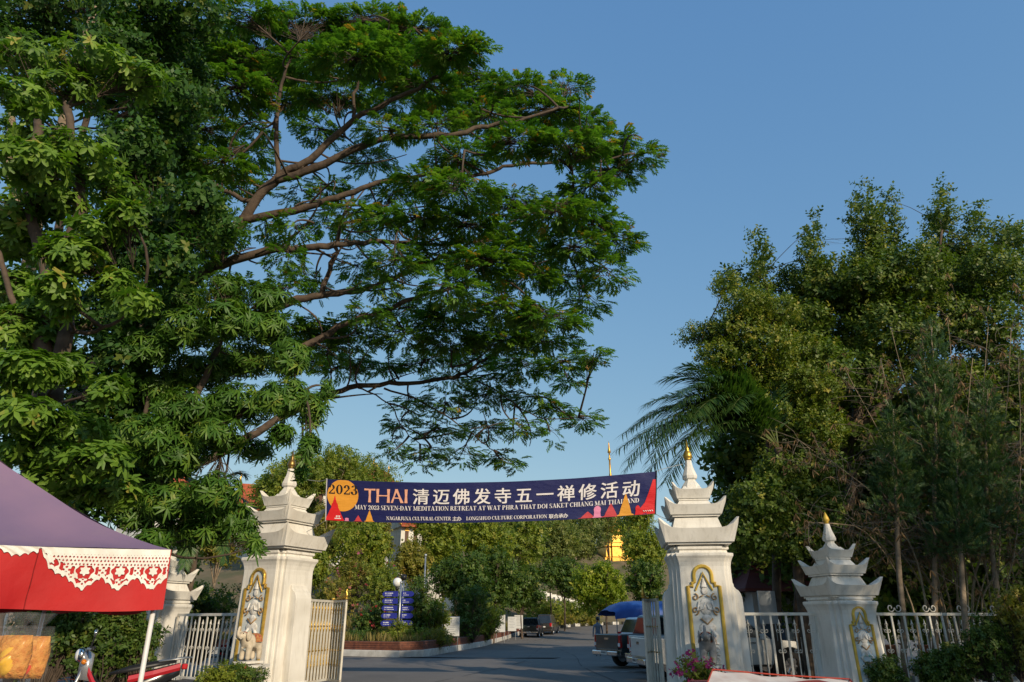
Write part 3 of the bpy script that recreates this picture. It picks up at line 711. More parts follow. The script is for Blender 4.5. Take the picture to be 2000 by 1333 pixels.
# ================================================================== VEHICLES
def arch(cx, r, z0, n=9): return [(cx+r*math.cos(math.pi*i/n), z0+r*math.sin(math.pi*i/n)) for i in range(n+1)]
def wheel(parent, x, y, r, rim=chrome, wdt=.22):
    w = bpy.data.objects.new('wheel', None); link(w, parent); w.location = (x, y, r)
    s = 1 if y > 0 else -1
    t = MB().lathe([(r*.62,-wdt/2),(r*.95,-wdt/2),(r,-wdt*.35),(r,wdt*.35),(r*.95,wdt/2),(r*.62,wdt/2)], n=22, cap=False).obj('tyre', rubber, w, smooth=True); t.rotation_euler = (R(90),0,0)
    m = MB().lathe([(.03,wdt*.35),(r*.18,wdt*.36),(r*.2,wdt*.28),(r*.58,wdt*.30),(r*.63,wdt*.46),(r*.63,-wdt*.4),(.03,-wdt*.4)], n=20)
    for k in range(6):
        a = 2*math.pi*k/6; m.box((r*.38*math.cos(a), r*.38*math.sin(a), wdt*.34), (r*.44,r*.13,.03), a)
    o = m.obj('rim', rim, w, smooth=False); o.rotation_euler = (R(-90*s),0,0)
def paint(name, col, rough=.28): return M(name, col, rough, .0, var=.04, scale=1.5, coat=.6, spec=.5, dirt=.06, dirtcol=(.2,.17,.13))
tail_red = M('tail_light_red', (.45,.012,.015), .12, scale=4, spec=.7); lamp_clear = M('lamp_lens', (.7,.7,.72), .1, scale=4, spec=.8); plate_w = M('plate', (.7,.7,.68), .5); ink = M('plate_ink', (.03,.03,.04), .6)
def quad(p, name, mat, parent, th=.0): return MB().add(p, [tuple(range(len(p)))]).obj(name, mat, parent)
def green_house(o, xb, xt, zb, zt, wb, wt, body, pillars, rear_dark=True):
    """cab: roof and pillars in body colour with glazed openings; xb, xt = (rear, front) at sill and at roof"""
    B = lambda x, y, z: (x, y, z)
    c = MB().loft([[B(xb[0],-wb,zb),B(xb[1],-wb,zb),B(xb[1],wb,zb),B(xb[0],wb,zb)], [B(xt[0],-wt,zt),B(xt[1],-wt,zt),B(xt[1],wt,zt),B(xt[0],wt,zt)], [B(xt[0]+.12,-wt+.12,zt+.05),B(xt[1]-.15,-wt+.12,zt+.05),B(xt[1]-.15,wt-.12,zt+.05),B(xt[0]+.12,wt-.12,zt+.05)]])
    c.obj('cab', body, o, bevel=.05)
    def at(x, t, s):                       # a point on the side glass plane, t = height share
        w = wb+(wt-wb)*t; z = zb+(zt-zb)*t
        return (x, s*(w+.012), z)
    def xr(t): return xb[0]+(xt[0]-xb[0])*t
    def xf(t): return xb[1]+(xt[1]-xb[1])*t
    for s in (-1, 1):
        cuts = [0]+pillars+[1]
        for a, b in zip(cuts[:-1], cuts[1:]):
            g = .04
            q = []
            for t, k in ((.06,a),(.06,b),(.90,b),(.90,a)):
                L = xf(t)-xr(t); x = xr(t)+L*k; x += .07 if k == a else -.07
                q.append(at(x, t, s))
            quad(q, 'side_window', glass, o)
    for x0, x1, e, nm in ((xf(.04),xf(.92),.014,'windscreen'), (xr(.08),xr(.9),-.014,'rear_window')):
        z0, z1 = zb+(zt-zb)*.06, zb+(zt-zb)*.92; w0, w1 = wb-.10, wt-.07
        quad([(x0+e,-w0,z0),(x0+e,w0,z0),(x1+e,w1,z1),(x1+e,-w1,z1)], nm, glass, o)
def side_body(o, outline, W, body, name='body'):
    """lower body: side outline extruded, with shoulders narrowed at top and bottom"""
    zs = [z for _, z in outline]; z0, z1 = min(zs), max(zs)
    def hw(z): t = (z-z0)/(z1-z0); return W/2*(1-.05*(1-t)**2-.04*max(0, t-.55)**2*4)
    n = len(outline); mb = MB()
    for s in (-1, 1): mb.v += [(x, s*hw(z), z) for x, z in outline]
    mb.f.append(tuple(range(n))); mb.f.append(tuple(reversed(range(n, 2*n))))
    for i in range(n): k = (i+1) % n; mb.f.append((i, n+i, n+k, k))
    return mb.obj(name, body, o, bevel=.035)
def pickup(loc, rz, label, col, cname, group='vehicles parked along the drive', cover=False, tail_only=False):
    o = empty('pickup_truck', loc, rz, label, 'pickup truck', group); body = paint(cname, col)
    W = 1.84; r = .38; f = 1.62; b = -1.52
    out = [(-2.55,.52)] + [(-2.58,.98)] + [(-2.55,1.12),(-.95,1.12),(.95,1.12),(1.15,1.09),(2.15,1.0),(2.5,.88),(2.62,.62),(2.6,.42)] + [(f+.46,.42)] + arch(f,.46,.42)[1:-1] + [(f-.46,.42),(b+.46,.42)] + arch(b,.46,.42)[1:-1] + [(b-.46,.42),(-2.55,.50)]
    side_body(o, out, W, body)
    MB().box((-1.76,0,1.105), (1.52,1.52,.05)).obj('load_bed', black, o)
    tg = MB().box((-2.60,0,.87), (.05,1.52,.50)).obj('tailgate', body, o, bevel=.02)
    MB().box((-2.632,0,.98), (.02,.24,.07)).obj('handle', chrome, tg)
    for s in (-1, 1):
        MB().box((-2.565,s*.83,.90), (.10,.13,.42)).obj('tail_light', tail_red, o, bevel=.02)
        MB().box((-2.60,s*.83,.79), (.06,.12,.11)).obj('reverse_light', lamp_clear, o)
        MB().loft([[(2.32,s*.52,.78),(2.56,s*.52,.74),(2.50,s*.86,.76),(2.2,s*.90,.80)],[(2.30,s*.52,.93),(2.46,s*.52,.90),(2.40,s*.86,.92),(2.12,s*.90,.95)]]).obj('headlight', lamp_clear, o)
        MB().box((.78,s*1.0,1.16), (.12,.2,.16)).obj('wing_mirror', body, o, bevel=.03)
        MB().box((0,s*.90,.40), (1.9,.10,.05)).obj('side_step', black, o)
        for x in (-.28,.5): MB().box((x,s*.915,1.0), (.18,.02,.035)).obj('door_handle', chrome, o)
        for x in (f,b): wheel(o, x, s*.80, r, chrome)
    MB().box((-2.66,0,.50), (.2,1.7,.16)).obj('rear_bumper', chrome if not cover else black, o, bevel=.03)
    p = MB().box((-2.765,0,.52), (.015,.40,.13)).obj('number_plate', plate_w, o)
    for i in range(5): MB().box((-2.775,-.13+i*.065,.52), (.004,.035,.06)).obj('plate_digit', ink, p)
    MB().box((2.6,0,.52), (.14,1.72,.26)).obj('front_bumper', body, o, bevel=.05)
    MB().box((2.57,0,.80), (.05,.95,.16)).obj('grille', black, o)
    green_house(o, (-.95,1.12), (-.78,.28), 1.10, 1.74, .86, .68, body, [.42])
    return o
def wagon(loc, rz, label, col, cname, H=1.75, L=4.6, cat='car', nm='suv', group='vehicles parked along the drive', hatch=False):
    o = empty(nm, loc, rz, label, cat, group); body = paint(cname, col); h = L/2; W = 1.80; r = .33; f = h-.85; b = -h+.85; zb = H*.56
    out = [(-h,.45),(-h-.03,.75),(-h+.06,zb),(h-1.25,zb),(h-.35,zb-.10),(h-.05,zb-.28),(h+.02,.55),(h-.03,.32),(f+.42,.32)] + arch(f,.41,.32)[1:-1] + [(f-.42,.32),(b+.42,.32)] + arch(b,.41,.32)[1:-1] + [(b-.42,.32),(-h+.02,.36)]
    side_body(o, out, W, body)
    green_house(o, (-h+.10,h-1.2), (-h+.42,h-2.2), zb-.02, H-.05, .84, .64, body, [.30,.62])
    for s in (-1, 1):
        MB().box((-h+.06,s*.74,zb-.12), (.16,.22,.34)).obj('tail_light', tail_red, o, bevel=.03)
        MB().loft([[(h-.25,s*.45,zb-.30),(h-.02,s*.45,zb-.34),(h-.14,s*.84,zb-.30),(h-.42,s*.88,zb-.26)],[(h-.28,s*.45,zb-.15),(h-.16,s*.45,zb-.18),(h-.22,s*.84,zb-.16),(h-.5,s*.88,zb-.12)]]).obj('headlight', lamp_clear, o)
        MB().box((h-1.35,s*.98,zb+.08), (.12,.2,.15)).obj('wing_mirror', body, o, bevel=.03)
        for x in (f,b): wheel(o, x, s*.79, r)
        for x in (-.5,.45): MB().box((x,s*.905,zb-.08), (.18,.02,.03)).obj('door_handle', chrome, o)
    MB().box((-h-.02,0,.45), (.16,1.66,.26)).obj('rear_bumper', body, o, bevel=.05); MB().box((h-.03,0,.45), (.16,1.66,.28)).obj('front_bumper', body, o, bevel=.05)
    MB().box((h+.03,0,.58), (.04,.9,.14)).obj('grille', black, o)
    p = MB().box((-h-.06,0,.78), (.02,.38,.12)).obj('number_plate', plate_w, o)
    return o
# right of the drive, tails to the road
pickup((6.3,22.5,0), R(8), 'white pickup nearest the gate, nose behind the right fence', (.70,.69,.66), 'car_white')
pickup((6.7,25.6,0), R(16), 'white pickup with chrome handle on its tailgate between two parked pickups', (.66,.65,.62), 'car_pearl')
pickup((5.85,28.6,0), R(24), 'dark green pickup parked tail out beside the white pickups', (.018,.035,.04), 'car_dark_green')
wagon((8.2,41.0,0), R(24), 'white estate car parked under the blue canopy', (.68,.68,.67), 'car_white2')
wagon((8.2,35.2,0), R(20), 'grey-blue car half hidden behind the parked pickups', (.10,.13,.19), 'car_slate', H=1.55, L=4.3, nm='car')
# left edge of the drive
pickup((1.9,72.5,road_z(70)), R(82), 'dark green pickup pulled up at the left kerb', (.02,.032,.03), 'car_bottle_green')
wagon((3.75,79,road_z(77)), R(78), 'dark people carrier parked ahead of the pickup at the left kerb', (.035,.03,.027), 'car_black_brown', H=1.95, L=4.9, nm='van', cat='van')
wagon((-7.75,25.6,0), R(66), 'black hatchback mostly hidden behind the left gate leaf', (.012,.012,.014), 'car_black', H=1.5, L=3.9, nm='car')

# ================================================================== BLUE CANOPY BY THE PARKED CARS
cn = empty('canopy_shelter', (9.3,43.6,0), R(8), 'blue tarpaulin canopy on thin poles over the parked cars', 'canopy')
blue = M('blue_tarpaulin', (.012,.055,.24), .55, scale=3, col2=(.02,.09,.33), bump=.5, bscale=4)
tp = MB(); n = 16
for i in range(n+1):
    pass
rings = []
for i in range(15):
    x = -3.9+7.8*i/14; ring = []
    for j in range(n+1):
        a = math.pi*j/n; e = min(1, max(0, (x+3.9)/.9)); z = 1.85+(.78*math.sin(a)**.7)*(.35+.65*e**.6)+.03*math.sin(i*2.1+j*.9); y = -1.9*math.cos(a)
        ring.append((x+.05*math.sin(j), y, z))
    rings.append(ring)
tp.loft(rings, closed=False, cap=False)
tp.loft([[(r[0][0],r[0][1],r[0][2]) for r in rings],[(r[0][0],r[0][1]-.03,1.66+.04*math.sin(k*1.7)) for k, r in enumerate(rings)]], closed=False, cap=False)
tp.obj('tarpaulin', blue, cn, smooth=True)
for x in (-3.8,0,3.8):
    for y in (-1.85,1.85): MB().tube([(x,y,0),(x,y,1.87)], .03, 8).obj('pole', steel, cn)

# ================================================================== SIGNS AND LAMPS BY THE PLANTER
sign_blue = M('sign_blue', (.016,.022,.21), .4, scale=4, col2=(.02,.03,.26)); sign_txt = M('sign_lettering', (.70,.72,.75), .5)
sp = empty('direction_sign', P(776,1262,37.6), 0, 'direction post carrying ten dark blue arrow boards with white lettering', 'sign post'); sp.location.z = .5
Hs = 2.35
MB().tube([(0,0,-.3),(.02,0,Hs+.5)], .055, 10).obj('post', steel, sp, smooth=True); MB().ball((.02,0,Hs+.55), .07, 8, 6).obj('cap', steel, sp, smooth=True)
def arrow_mesh(s, w):
    h = .128; d = .13; poly = [(s*.09,-h),(s*(w-d),-h),(s*(w-d*.35),-h*.62),(s*w,0),(s*(w-d*.35),h*.62),(s*(w-d),h),(s*.09,h)]
    return mmesh(MB().prism(poly, -.03, .0), 'arrow_board', sign_blue)
rg = random.Random(3)
for s, w in ((-1,.90),(1,.74)):
    am = arrow_mesh(s, w)
    for i in range(5):
        o = inst(am, 'arrow_board', sp, (0, -.065, Hs+.0-i*.345), (0, rg.uniform(-.02,.02), rg.uniform(-.1,.1)))
        tx = MB()
        for ln, (zz, hh) in enumerate(((.035,.05),(-.055,.03))):
            x = .17; end = w-.22-rg.uniform(0,.25)
            while x < end:
                q = rg.uniform(.018,.04); hq = hh*rg.uniform(.75,1.1)
                tx.add([(s*x if s > 0 else -(w+.03)+x+.0, -.034, zz-hq/2), ((s*x if s > 0 else -(w+.03)+x)+q, -.034, zz-hq/2), ((s*x if s > 0 else -(w+.03)+x)+q, -.034, zz+hq/2), ((s*x if s > 0 else -(w+.03)+x), -.034, zz+hq/2)], [(0,1,2,3)])
                x += q+rg.choice((.008,.008,.010,.03))
        t_ = tx.obj('lettering', sign_txt, o, kind='stuff')
lp = empty('globe_lamp', P(769,1262,39.5), 0, 'white globe lamp on a dark post behind the blue arrow boards', 'lamp'); lp.location.z = .5
zl = P(769,1138,39.5).z-.5
MB().lathe([(.10,-.3),(.10,.2),(.05,.3),(.045,zl-.4),(.09,zl-.36),(.11,zl-.25)], n=10).obj('post', black, lp, smooth=True)
MB().ball((0,0,zl), .25, 16, 10).obj('globe', M('opal_globe', (.80,.80,.78), .25), lp, smooth=True); MB().ball((0,0,zl+.27), .07, 8, 6).obj('cap', black, lp, smooth=True)
def pole_thing(px, py0, py1, D, label, r=.035, mat=steel, cat='pole', ball=False, nm='pole', grp=None):
    z0 = gz(P(px,py0,D).x, D); b = P(px, py0, D); o = empty(nm, (b.x,b.y,z0), 0, label, cat, grp); h = P(px,py1,D).z-z0
    MB().tube([(0,0,-.2),(.0,0,h)], r, 8).obj('shaft', mat, o, smooth=True); MB().ball((0,0,h), .15 if ball else r*1.9, 8, 6).obj('loudspeaker' if ball else 'cap', black if ball else mat, o, smooth=True)
    return o
pole_thing(863,1250,1180,41, 'plain silver pole standing left of the white notice board')
pole_thing(824,1250,1085,46, 'tall thin grey pole rising from shrubs right of the arrow boards', .05)
pole_thing(782,1255,1128,38.2, 'slim pole with a black loudspeaker beside the globe lamp', .03, steel, ball=True)
board_w = M('notice_white', (.70,.70,.69), .5, scale=2, col2=(.6,.62,.62)); dim = M('notice_print', (.45,.47,.49), .6)
for px, py, D, w, h, lb in ((882,1224,42,.90,1.0,'white notice board facing the drive beside a silver pole'), (977,1218,56,.75,1.2,'white notice board among shrubs behind the left kerb, nearer of three'), (1000,1219,62,.7,1.1,'pale notice board among shrubs, middle of three behind the left kerb'), (1013,1215,66,.75,1.1,'pale notice board farthest along the left kerb')):
    c = P(px, py, D); o = empty('notice_board', (c.x,c.y,gz(c.x,c.y)), R(-10), lb, 'notice board', 'white notice boards along the drive'); zc = c.z-o.location.z
    b = MB().box((0,0,zc), (w,.04,h)).obj('board', board_w, o, bevel=.01)
    MB().tube([(-w/2-.02,0,zc-h/2),(w/2+.02,0,zc-h/2)], .02, 6).obj('frame', steel, o); MB().tube([(-w/2-.02,0,zc+h/2),(w/2+.02,0,zc+h/2)], .02, 6).obj('frame', steel, o)
    for s in (-1,1): MB().tube([(s*w*.4,.04,-.2),(s*w*.4,.04,zc)], .025, 6).obj('leg', steel, o)
    tx = MB()
    for k in range(7): tx.box((-.03*w*(k%3),-.022,zc+h*.40-k*h*.11), (w*(.75-.1*((k*7)%4)),.004,h*.03))
    tx.obj('print', dim, b, kind='stuff')
# ================================================================== TENT
TC = Vector((-2.84, 6.0, 0)); D1 = Vector((-.68,-.73,0)).normalized(); D2 = Vector((-.73,.68,0)).normalized()
SW = 3.0; ZE, ZV = 2.145, 1.70
tent = empty('market_tent', (0,0,0), 0, 'market tent with faded purple roof and red valance at bottom left', 'tent')
purple = M('faded_purple_canvas', (.24,.15,.225), .75, scale=1.1, col2=(.175,.12,.20), bump=.3, bscale=3, dirt=.35, dirtcol=(.25,.18,.21))
redc = M('red_canvas', (.47,.011,.011), .65, scale=1.6, col2=(.36,.008,.009), bump=.4, bscale=5)
cor = [TC, TC+D1*SW, TC+D1*SW+D2*SW, TC+D2*SW]; apex = TC+(D1+D2)*SW/2
rf = MB(); n, m = 16, 14
for k in range(4):
    a, b = cor[k], cor[(k+1)%4]; rings = []
    for j in range(m+1):
        t = j/m; ring = []
        for i in range(n+1):
            s = i/n; e = a.lerp(b, s); q = e.lerp(apex, t)
            z = ZE + 1.08*(t**1.35) - .05*math.sin(math.pi*s)*(1-t) - .07*math.sin(math.pi*t)*math.sin(math.pi*s)+.008*math.sin(9*s+14*t)
            ring.append((q.x, q.y, z))
        rings.append(ring)
    rf.loft(rings, closed=False, cap=False)
rf.obj('roof', purple, tent, smooth=True)
def vsurf(k, s, t, off=0.0):
    """valance of side k: s along the eave, t from eave (0) down (1)"""
    a, b = cor[k], cor[(k+1)%4]; dd = (b-a).normalized(); nn = Vector((dd.y,-dd.x,0)); 
    if nn.dot(a-apex) < 0: nn = -nn
    p = a.lerp(b, s); seam = math.exp(-((s-.317)/.05)**2)
    w = .022*math.sin(5.2*s*math.pi+.6)*t + .012*math.sin(17*s+2)*t - .04*seam*t + .012*t + .006*math.sin(61*s+3*t)*t + .012*math.exp(-abs(s-.317)/.12)*math.sin(14*(t-abs(s-.317)*6))*t
    z = ZE-.05*math.sin(math.pi*s) - (ZE-ZV)*t*(1+.05*math.sin(9*s+1)) 
    p = p + nn*(w+off); p.z = z; return p
for k in range(4):
    rings = [[vsurf(k, i/48, j/6) for i in range(49)] for j in range(7)]
    MB().loft(rings, closed=False, cap=False).obj('valance', redc, tent, smooth=True)
MB().tube([vsurf(0, .317, t_/8, .004) for t_ in range(9)], .004, 5).obj('seam', M('dark_seam', (.25,.008,.008), .8), tent)
# lace: pinned along the eave, holes cut through the cloth
lace = M('white_lace', (.80,.77,.70), .8, scale=9, col2=(.66,.62,.55))
def lace_strip(k, s0, s1, depth, slope0=0.0):
    nx, nz = int(560*(s1-s0)/.3), 64; V, F = [], []
    for j in range(nz+1):
        for i in range(nx+1):
            s = s0+(s1-s0)*i/nx; V.append(vsurf(k, s, depth(s)*j/nz, .010+.004*math.sin(s*180+j*.15)))
    per = .0825*SW
    for j in range(nz):
        for i in range(nx):
            s = s0+(s1-s0)*(i+.5)/nx; d = depth(s)*(j+.5)/nz*(ZE-ZV); L = s*SW; u = (L/per) % 1.0; ph = abs(u-.5)*2
            bot = depth(s)*(ZE-ZV)
            edge = bot*(.70+.30*(1-ph)) - .018*abs(math.sin(L*62))
            if d > edge: continue
            hole = False
            if .045 < d < edge-.028:
                cu, cv = L/.026, d/.026
                if d < bot*.40: hole = (abs((cu+(int(cv)%2)*.5) % 1-.5)+abs(cv%1-.5)) < .34
                else:
                    rr = math.hypot((u-.5)*per, d-bot*.52); fl = math.cos(6*math.atan2(d-bot*.52, (u-.5)*per))
                    hole = (abs(rr-.045) < .014+.006*fl) or (abs(rr-.085) < .012 and fl > -.3) or (ph > .62 and math.sin(L*150)*math.sin(d*170) > .25)
                    if d > bot*.70 and math.sin(L*170)*math.sin(d*190) > .3: hole = True
            if not hole: a = j*(nx+1)+i; F.append((a, a+1, a+nx+2, a+nx+1))
    return MB().add(V, F)
lace_strip(0, 0.004, .245, lambda s: .70).obj('lace', lace, tent)
lace_strip(0, .245, .318, lambda s: .72*max(.06, (.318-s)/.075)**.8).obj('lace', lace, tent)
lace_strip(0, .318, .70, lambda s: .13+.06*math.sin(s*40)).obj('lace', lace, tent)
tube_w = M('white_enamel_tube', (.72,.70,.68), .4)
for k in range(4):
    p = cor[k]+(apex-cor[k]).normalized()*.06; MB().tube([(p.x,p.y,0),(p.x,p.y,ZE-.03)], .02, 8).obj('pole', tube_w, tent, smooth=True)

# ================================================================== MOTORBIKE
bk = empty('motorbike', (-5.42,10.6,.24), R(28), 'black and red motorbike with round headlamp parked under the tent edge', 'motorbike')
bred = paint('bike_red', (.42,.012,.02)); bblk = paint('bike_black', (.012,.012,.013)); silver = M('silver_cowl', (.5,.5,.52), .25, .6)
# local: front is -x
for x in (-.62,.62):
    w = bpy.data.objects.new('wheel', None); link(w, bk); w.location = (x,0,.29)
    t = MB().lathe([(.22,-.045),(.27,-.045),(.29,-.02),(.29,.02),(.27,.045),(.22,.045)], n=22, cap=False).obj('tyre', rubber, w, smooth=True); t.rotation_euler = (R(90),0,0)
    m_ = MB().lathe([(.03,-.03),(.22,-.03),(.22,.03),(.03,.03)], n=16).obj('rim', silver, w); m_.rotation_euler = (R(90),0,0)
MB().loft([[(x, sy*w, z+dz) for sy, dz in ((-1,-h),(-1,h*.3),(-.5,h),(.5,h),(1,h*.3),(1,-h))] for x, z, w, h in ((-.42,.60,.10,.18),(-.25,.46,.13,.12),(0,.42,.12,.10),(.22,.52,.13,.12),(.5,.62,.12,.11),(.75,.70,.07,.06))]).obj('body', bblk, bk, smooth=True)
MB().loft([[(x, sy*w, z+dz) for sy, dz in ((-1,0),(-.6,h),(.6,h),(1,0))] for x, z, w, h in ((-.14,.66,.08,.03),(.1,.70,.13,.07),(.4,.75,.14,.07),(.68,.80,.10,.05))]).obj('seat', black, bk, smooth=True)
MB().loft([[(x, sy*w, z+dz) for sy, dz in ((-1,-h),(-.8,h),(.8,h),(1,-h))] for x, z, w, h in ((-.52,.78,.05,.16),(-.44,.80,.15,.18),(-.36,.76,.14,.16))]).obj('front_cowl', silver, bk, smooth=True)
MB().ball((-.52,0,.92), .095, 12, 8, .7, 1, 1).obj('headlamp', chrome, bk, smooth=True); MB().ball((-.555,0,.92), .078, 12, 8, .55, 1, 1).obj('headlamp_lens', lamp_clear, bk, smooth=True)
MB().tube([(-.40,-.34,1.0),(-.46,-.16,1.0),(-.47,0,.96),(-.46,.16,1.0),(-.40,.34,1.0)], .014, 8).obj('handlebar', steel, bk, smooth=True)
for s in (-1,1):
    MB().tube([(-.41,s*.24,1.0),(-.385,s*.37,1.0)], .021, 8).obj('grip', black, bk, smooth=True)
    MB().tube([(-.43,s*.24,1.0),(-.40,s*.30,1.16)], .007, 6).obj('mirror_stalk', black, bk); q = MB().ball((-.40,s*.30,1.20), .062, 12, 8, .3, 1, .8).obj('mirror', chrome, bk, smooth=True)
    MB().ball((-.47,s*.14,.84), .035, 8, 6).obj('turn_signal', M('amber_lens', (.7,.22,.02), .2), bk, smooth=True)
    MB().tube([(-.45,s*.07,.80),(-.56,s*.07,.45),(-.62,s*.07,.29)], .022, 8).obj('fork_leg', steel, bk, smooth=True)
    MB().loft([[(x,s*y,z-.05) ,(x,s*(y+.02),z),(x,s*y,z+.06)] for x, y, z in ((-.40,.14,.72),(-.30,.16,.55),(-.18,.15,.42))]).obj('leg_shield', bred, bk)
    MB().loft([[(x,s*y,z-.04) ,(x,s*(y+.02),z),(x,s*y,z+.05)] for x, y, z in ((.1,.135,.60),(.4,.14,.66),(.74,.08,.74))]).obj('side_cover', bred, bk)
MB().box((.80,0,.745), (.08,.16,.075)).obj('tail_light', tail_red, bk, bevel=.02)
MB().tube([(.35,-.12,.33),(.85,-.13,.40)], [.035,.05], 10).obj('exhaust', chrome, bk, smooth=True)
MB().tube([(.45,-.09,.82),(.82,-.10,.86),(.88,0,.86),(.82,.10,.86),(.45,.09,.82)], .012, 6).obj('grab_rail', steel, bk, smooth=True)
MB().loft([[(-.62+.34*math.cos(a), y, .29+.34*math.sin(a)) for y in (-.06,0,.06)] for a in np.linspace(R(15),R(165),9)], cap=False, closed=False).obj('front_mudguard', bred, bk, smooth=True)
MB().tube([(.0,.08,.3),(.05,.26,.0)], .014, 6).obj('kick_stand', steel, bk)

# ================================================================== SNACK BAGS ON THE STALL
def bag(px, py, D, col, cn_, label, w=.24, h=.36, rz=0, k=0):
    b = P(px, py, D); o = empty('snack_bag', b, rz, label, 'snack bag', 'snack bags hanging at the stall')
    clear = MATS.get('clear_film')
    if not clear:
        clear, t, bs = nodes('clear_film'); bs.inputs['Base Color'].default_value = (.9,.88,.85,1); bs.inputs['Roughness'].default_value = .15; bs.inputs['Alpha'].default_value = .03; MATS['clear_film'] = clear
    pm = M(cn_, col, .35, scale=10, var=.2); rg = random.Random(k)
    def pouch(w, h, d, z0):
        rings = []
        for j in range(9):
            t = j/8; e = math.sin(math.pi*min(1, max(0, t*.93+.05)))**.45
            rings.append([(w/2*(.80+.2*e)*math.cos(2*math.pi*i/20)*(1+.05*math.sin(3*i+j)), d*e*math.sin(2*math.pi*i/20)*(1+.15*math.sin(5*i+2*j+k)), z0+h*t) for i in range(20)])
        return MB().loft(rings)
    pouch(w*.86, h*.66, .065, .03).obj('contents', M('orange_crisps', (.50,.17,.025), .7, scale=30, col2=(.62,.30,.06), bump=.8, bscale=40), o, smooth=True)
    pouch(w*.5, h*.5, .078, .04).obj('paper_label', pm, o, smooth=True)
    pouch(w, h*.9, .085, 0).obj('film', clear, o, smooth=True)
    rings = [[(w/2*(.16+.5*t)*math.cos(2*math.pi*i/18)*(1+.25*math.sin(i*2.9+k)), .05*(.5+t)*math.sin(2*math.pi*i/18)*(1+.3*math.sin(i*4.1)), h*.86+.09*t) for i in range(18)] for t in (0,.25,.6,1)]
    MB().loft(rings, cap=False).obj('gathered_top', clear, o, smooth=True)
bag(12,1336,4.6,(.75,.42,.04),'label_yellow','snack bag with yellow label at the stall',k=1)
bag(48,1336,4.7,(.65,.05,.02),'label_red','snack bag with red label, right end of the stall row',k=2)
bag(-24,1336,4.65,(.7,.2,.03),'label_orange','snack bag with orange label cut by the left edge',k=3)
tb = empty('stall_table', P(10,1345,4.7), R(46), 'stall table under the purple tent holding snack bags', 'table'); tb.location.z = 0
zt_ = P(10,1337,4.7).z
MB().box((-.35,.1,zt_-.02), (.9,.45,.03)).obj('table_top', M('table_wood', (.22,.13,.07), .6), tb)
for x in (-.76,.06):
    for y in (-.1,.28): MB().box((x,y,(zt_-.04)/2), (.04,.04,zt_-.04)).obj('leg', steel, tb)

# ================================================================== ELEPHANT STATUES
def elephant(loc, rz, sc, mat, label, raised=True):
    o = empty('elephant_statue', loc, rz, label, 'statue', 'elephant statues at the gate pillars'); o.scale = (sc,)*3
    V = [(.30,0,.62),(.02,0,.66),(-.26,0,.66),(-.44,0,.80),(-.56,0,.86),(-.66,0,.80),(-.74,0,.86),(-.74,0,1.02),(-.68,0,1.16)]
    Rr = [.22,.25,.23,.15,.15,.09,.065,.05,.04]; E = [(i,i+1) for i in range(8)]
    for s in (-1,1):
        for (x, top, dx) in ((.26,0,.03),(-.24,2,-.03)):
            k = len(V); V += [(x, s*.13, .45), (x+dx, s*.14, .22), (x+dx, s*.14, .03)]; Rr += [.13,.095,.10]; E += [(top,k),(k,k+1),(k+1,k+2)]
    k = len(V); V += [(.50,0,.62),(.56,0,.40)]; Rr += [.04,.02]; E += [(0,k),(k,k+1)]
    m = bpy.data.meshes.new('body'); m.from_pydata(V, E, []); b = bpy.data.objects.new('body', m); link(b, o)
    sk = b.modifiers.new('skin', 'SKIN'); sk.use_smooth_shade = True
    for i, v in enumerate(m.skin_vertices[0].data): v.radius = (Rr[i],)*2; v.use_root = (i == 0)
    ss = b.modifiers.new('sub', 'SUBSURF'); ss.levels = 2; ss.render_levels = 2; m.materials.append(mat)
    for s in (-1,1):
        ear = MB(); ear.ball((-.40,s*.20,.84), .17, 12, 8, .8, .22, 1.0); ear.obj('ear', mat, o, smooth=True)
        MB().tube([(-.60,s*.08,.78),(-.70,s*.10,.74),(-.78,s*.11,.80)], [.025,.02,.008], 6).obj('tusk', white_paint, o, smooth=True)
        MB().ball((-.60,s*.11,.92), .018, 6, 5).obj('eye', black, o)
    MB().loft([[(x,.27*math.sin(a),.66+.26*math.cos(a)) for a in np.linspace(-1.7,1.7,9)] for x in (-.10,.0,.16,.24)], cap=False, closed=False).obj('saddle_cloth', M('statue_red', (.35,.05,.04), .7, col2=(.5,.3,.08), scale=12), o, smooth=True)
    MB().tube([(-.42,.19*math.sin(a),.80+.17*math.cos(a)) for a in np.linspace(0,2*math.pi,13)], .016, 5).obj('garland', M('statue_red', (.35,.05,.04)), o)
    MB().box((-.05,0,-.03), (1.0,.5,.08)).obj('plinth', white_wall, o, bevel=.01)
    return o
cream = M('cream_stone', (.62,.54,.42), .8, scale=6, col2=(.45,.38,.28), bump=.2, dirt=.4); grey = M('grey_stone', (.33,.32,.31), .8, scale=6, col2=(.2,.2,.2), bump=.2)
def ped(x, y, h, label):
    o = empty('pedestal', (x,y,0), 0, label, 'pedestal'); MB().box((0,0,h*.5), (.62,.62,h-.12)).obj('block', white_wall, o, bevel=.01); MB().box((0,0,h-.04), (.75,.75,.06)).obj('cap', white_wall, o); MB().box((0,0,.03), (.75,.75,.06)).obj('base', white_wall, o)
e1 = P(487,1292,17.8); ped(e1.x, e1.y, e1.z-.06, 'white pedestal under the cream elephant statue by the left pillar'); elephant(e1, R(68), .66, cream, 'cream elephant statue with raised trunk before the left pillar')
e2 = P(1386,1302,17.0); ped(e2.x, e2.y, e2.z-.06, 'white pedestal behind the pink flowers by the right pillar'); elephant(e2, R(72), .74, grey, 'grey elephant statue with raised trunk before the right pillar')

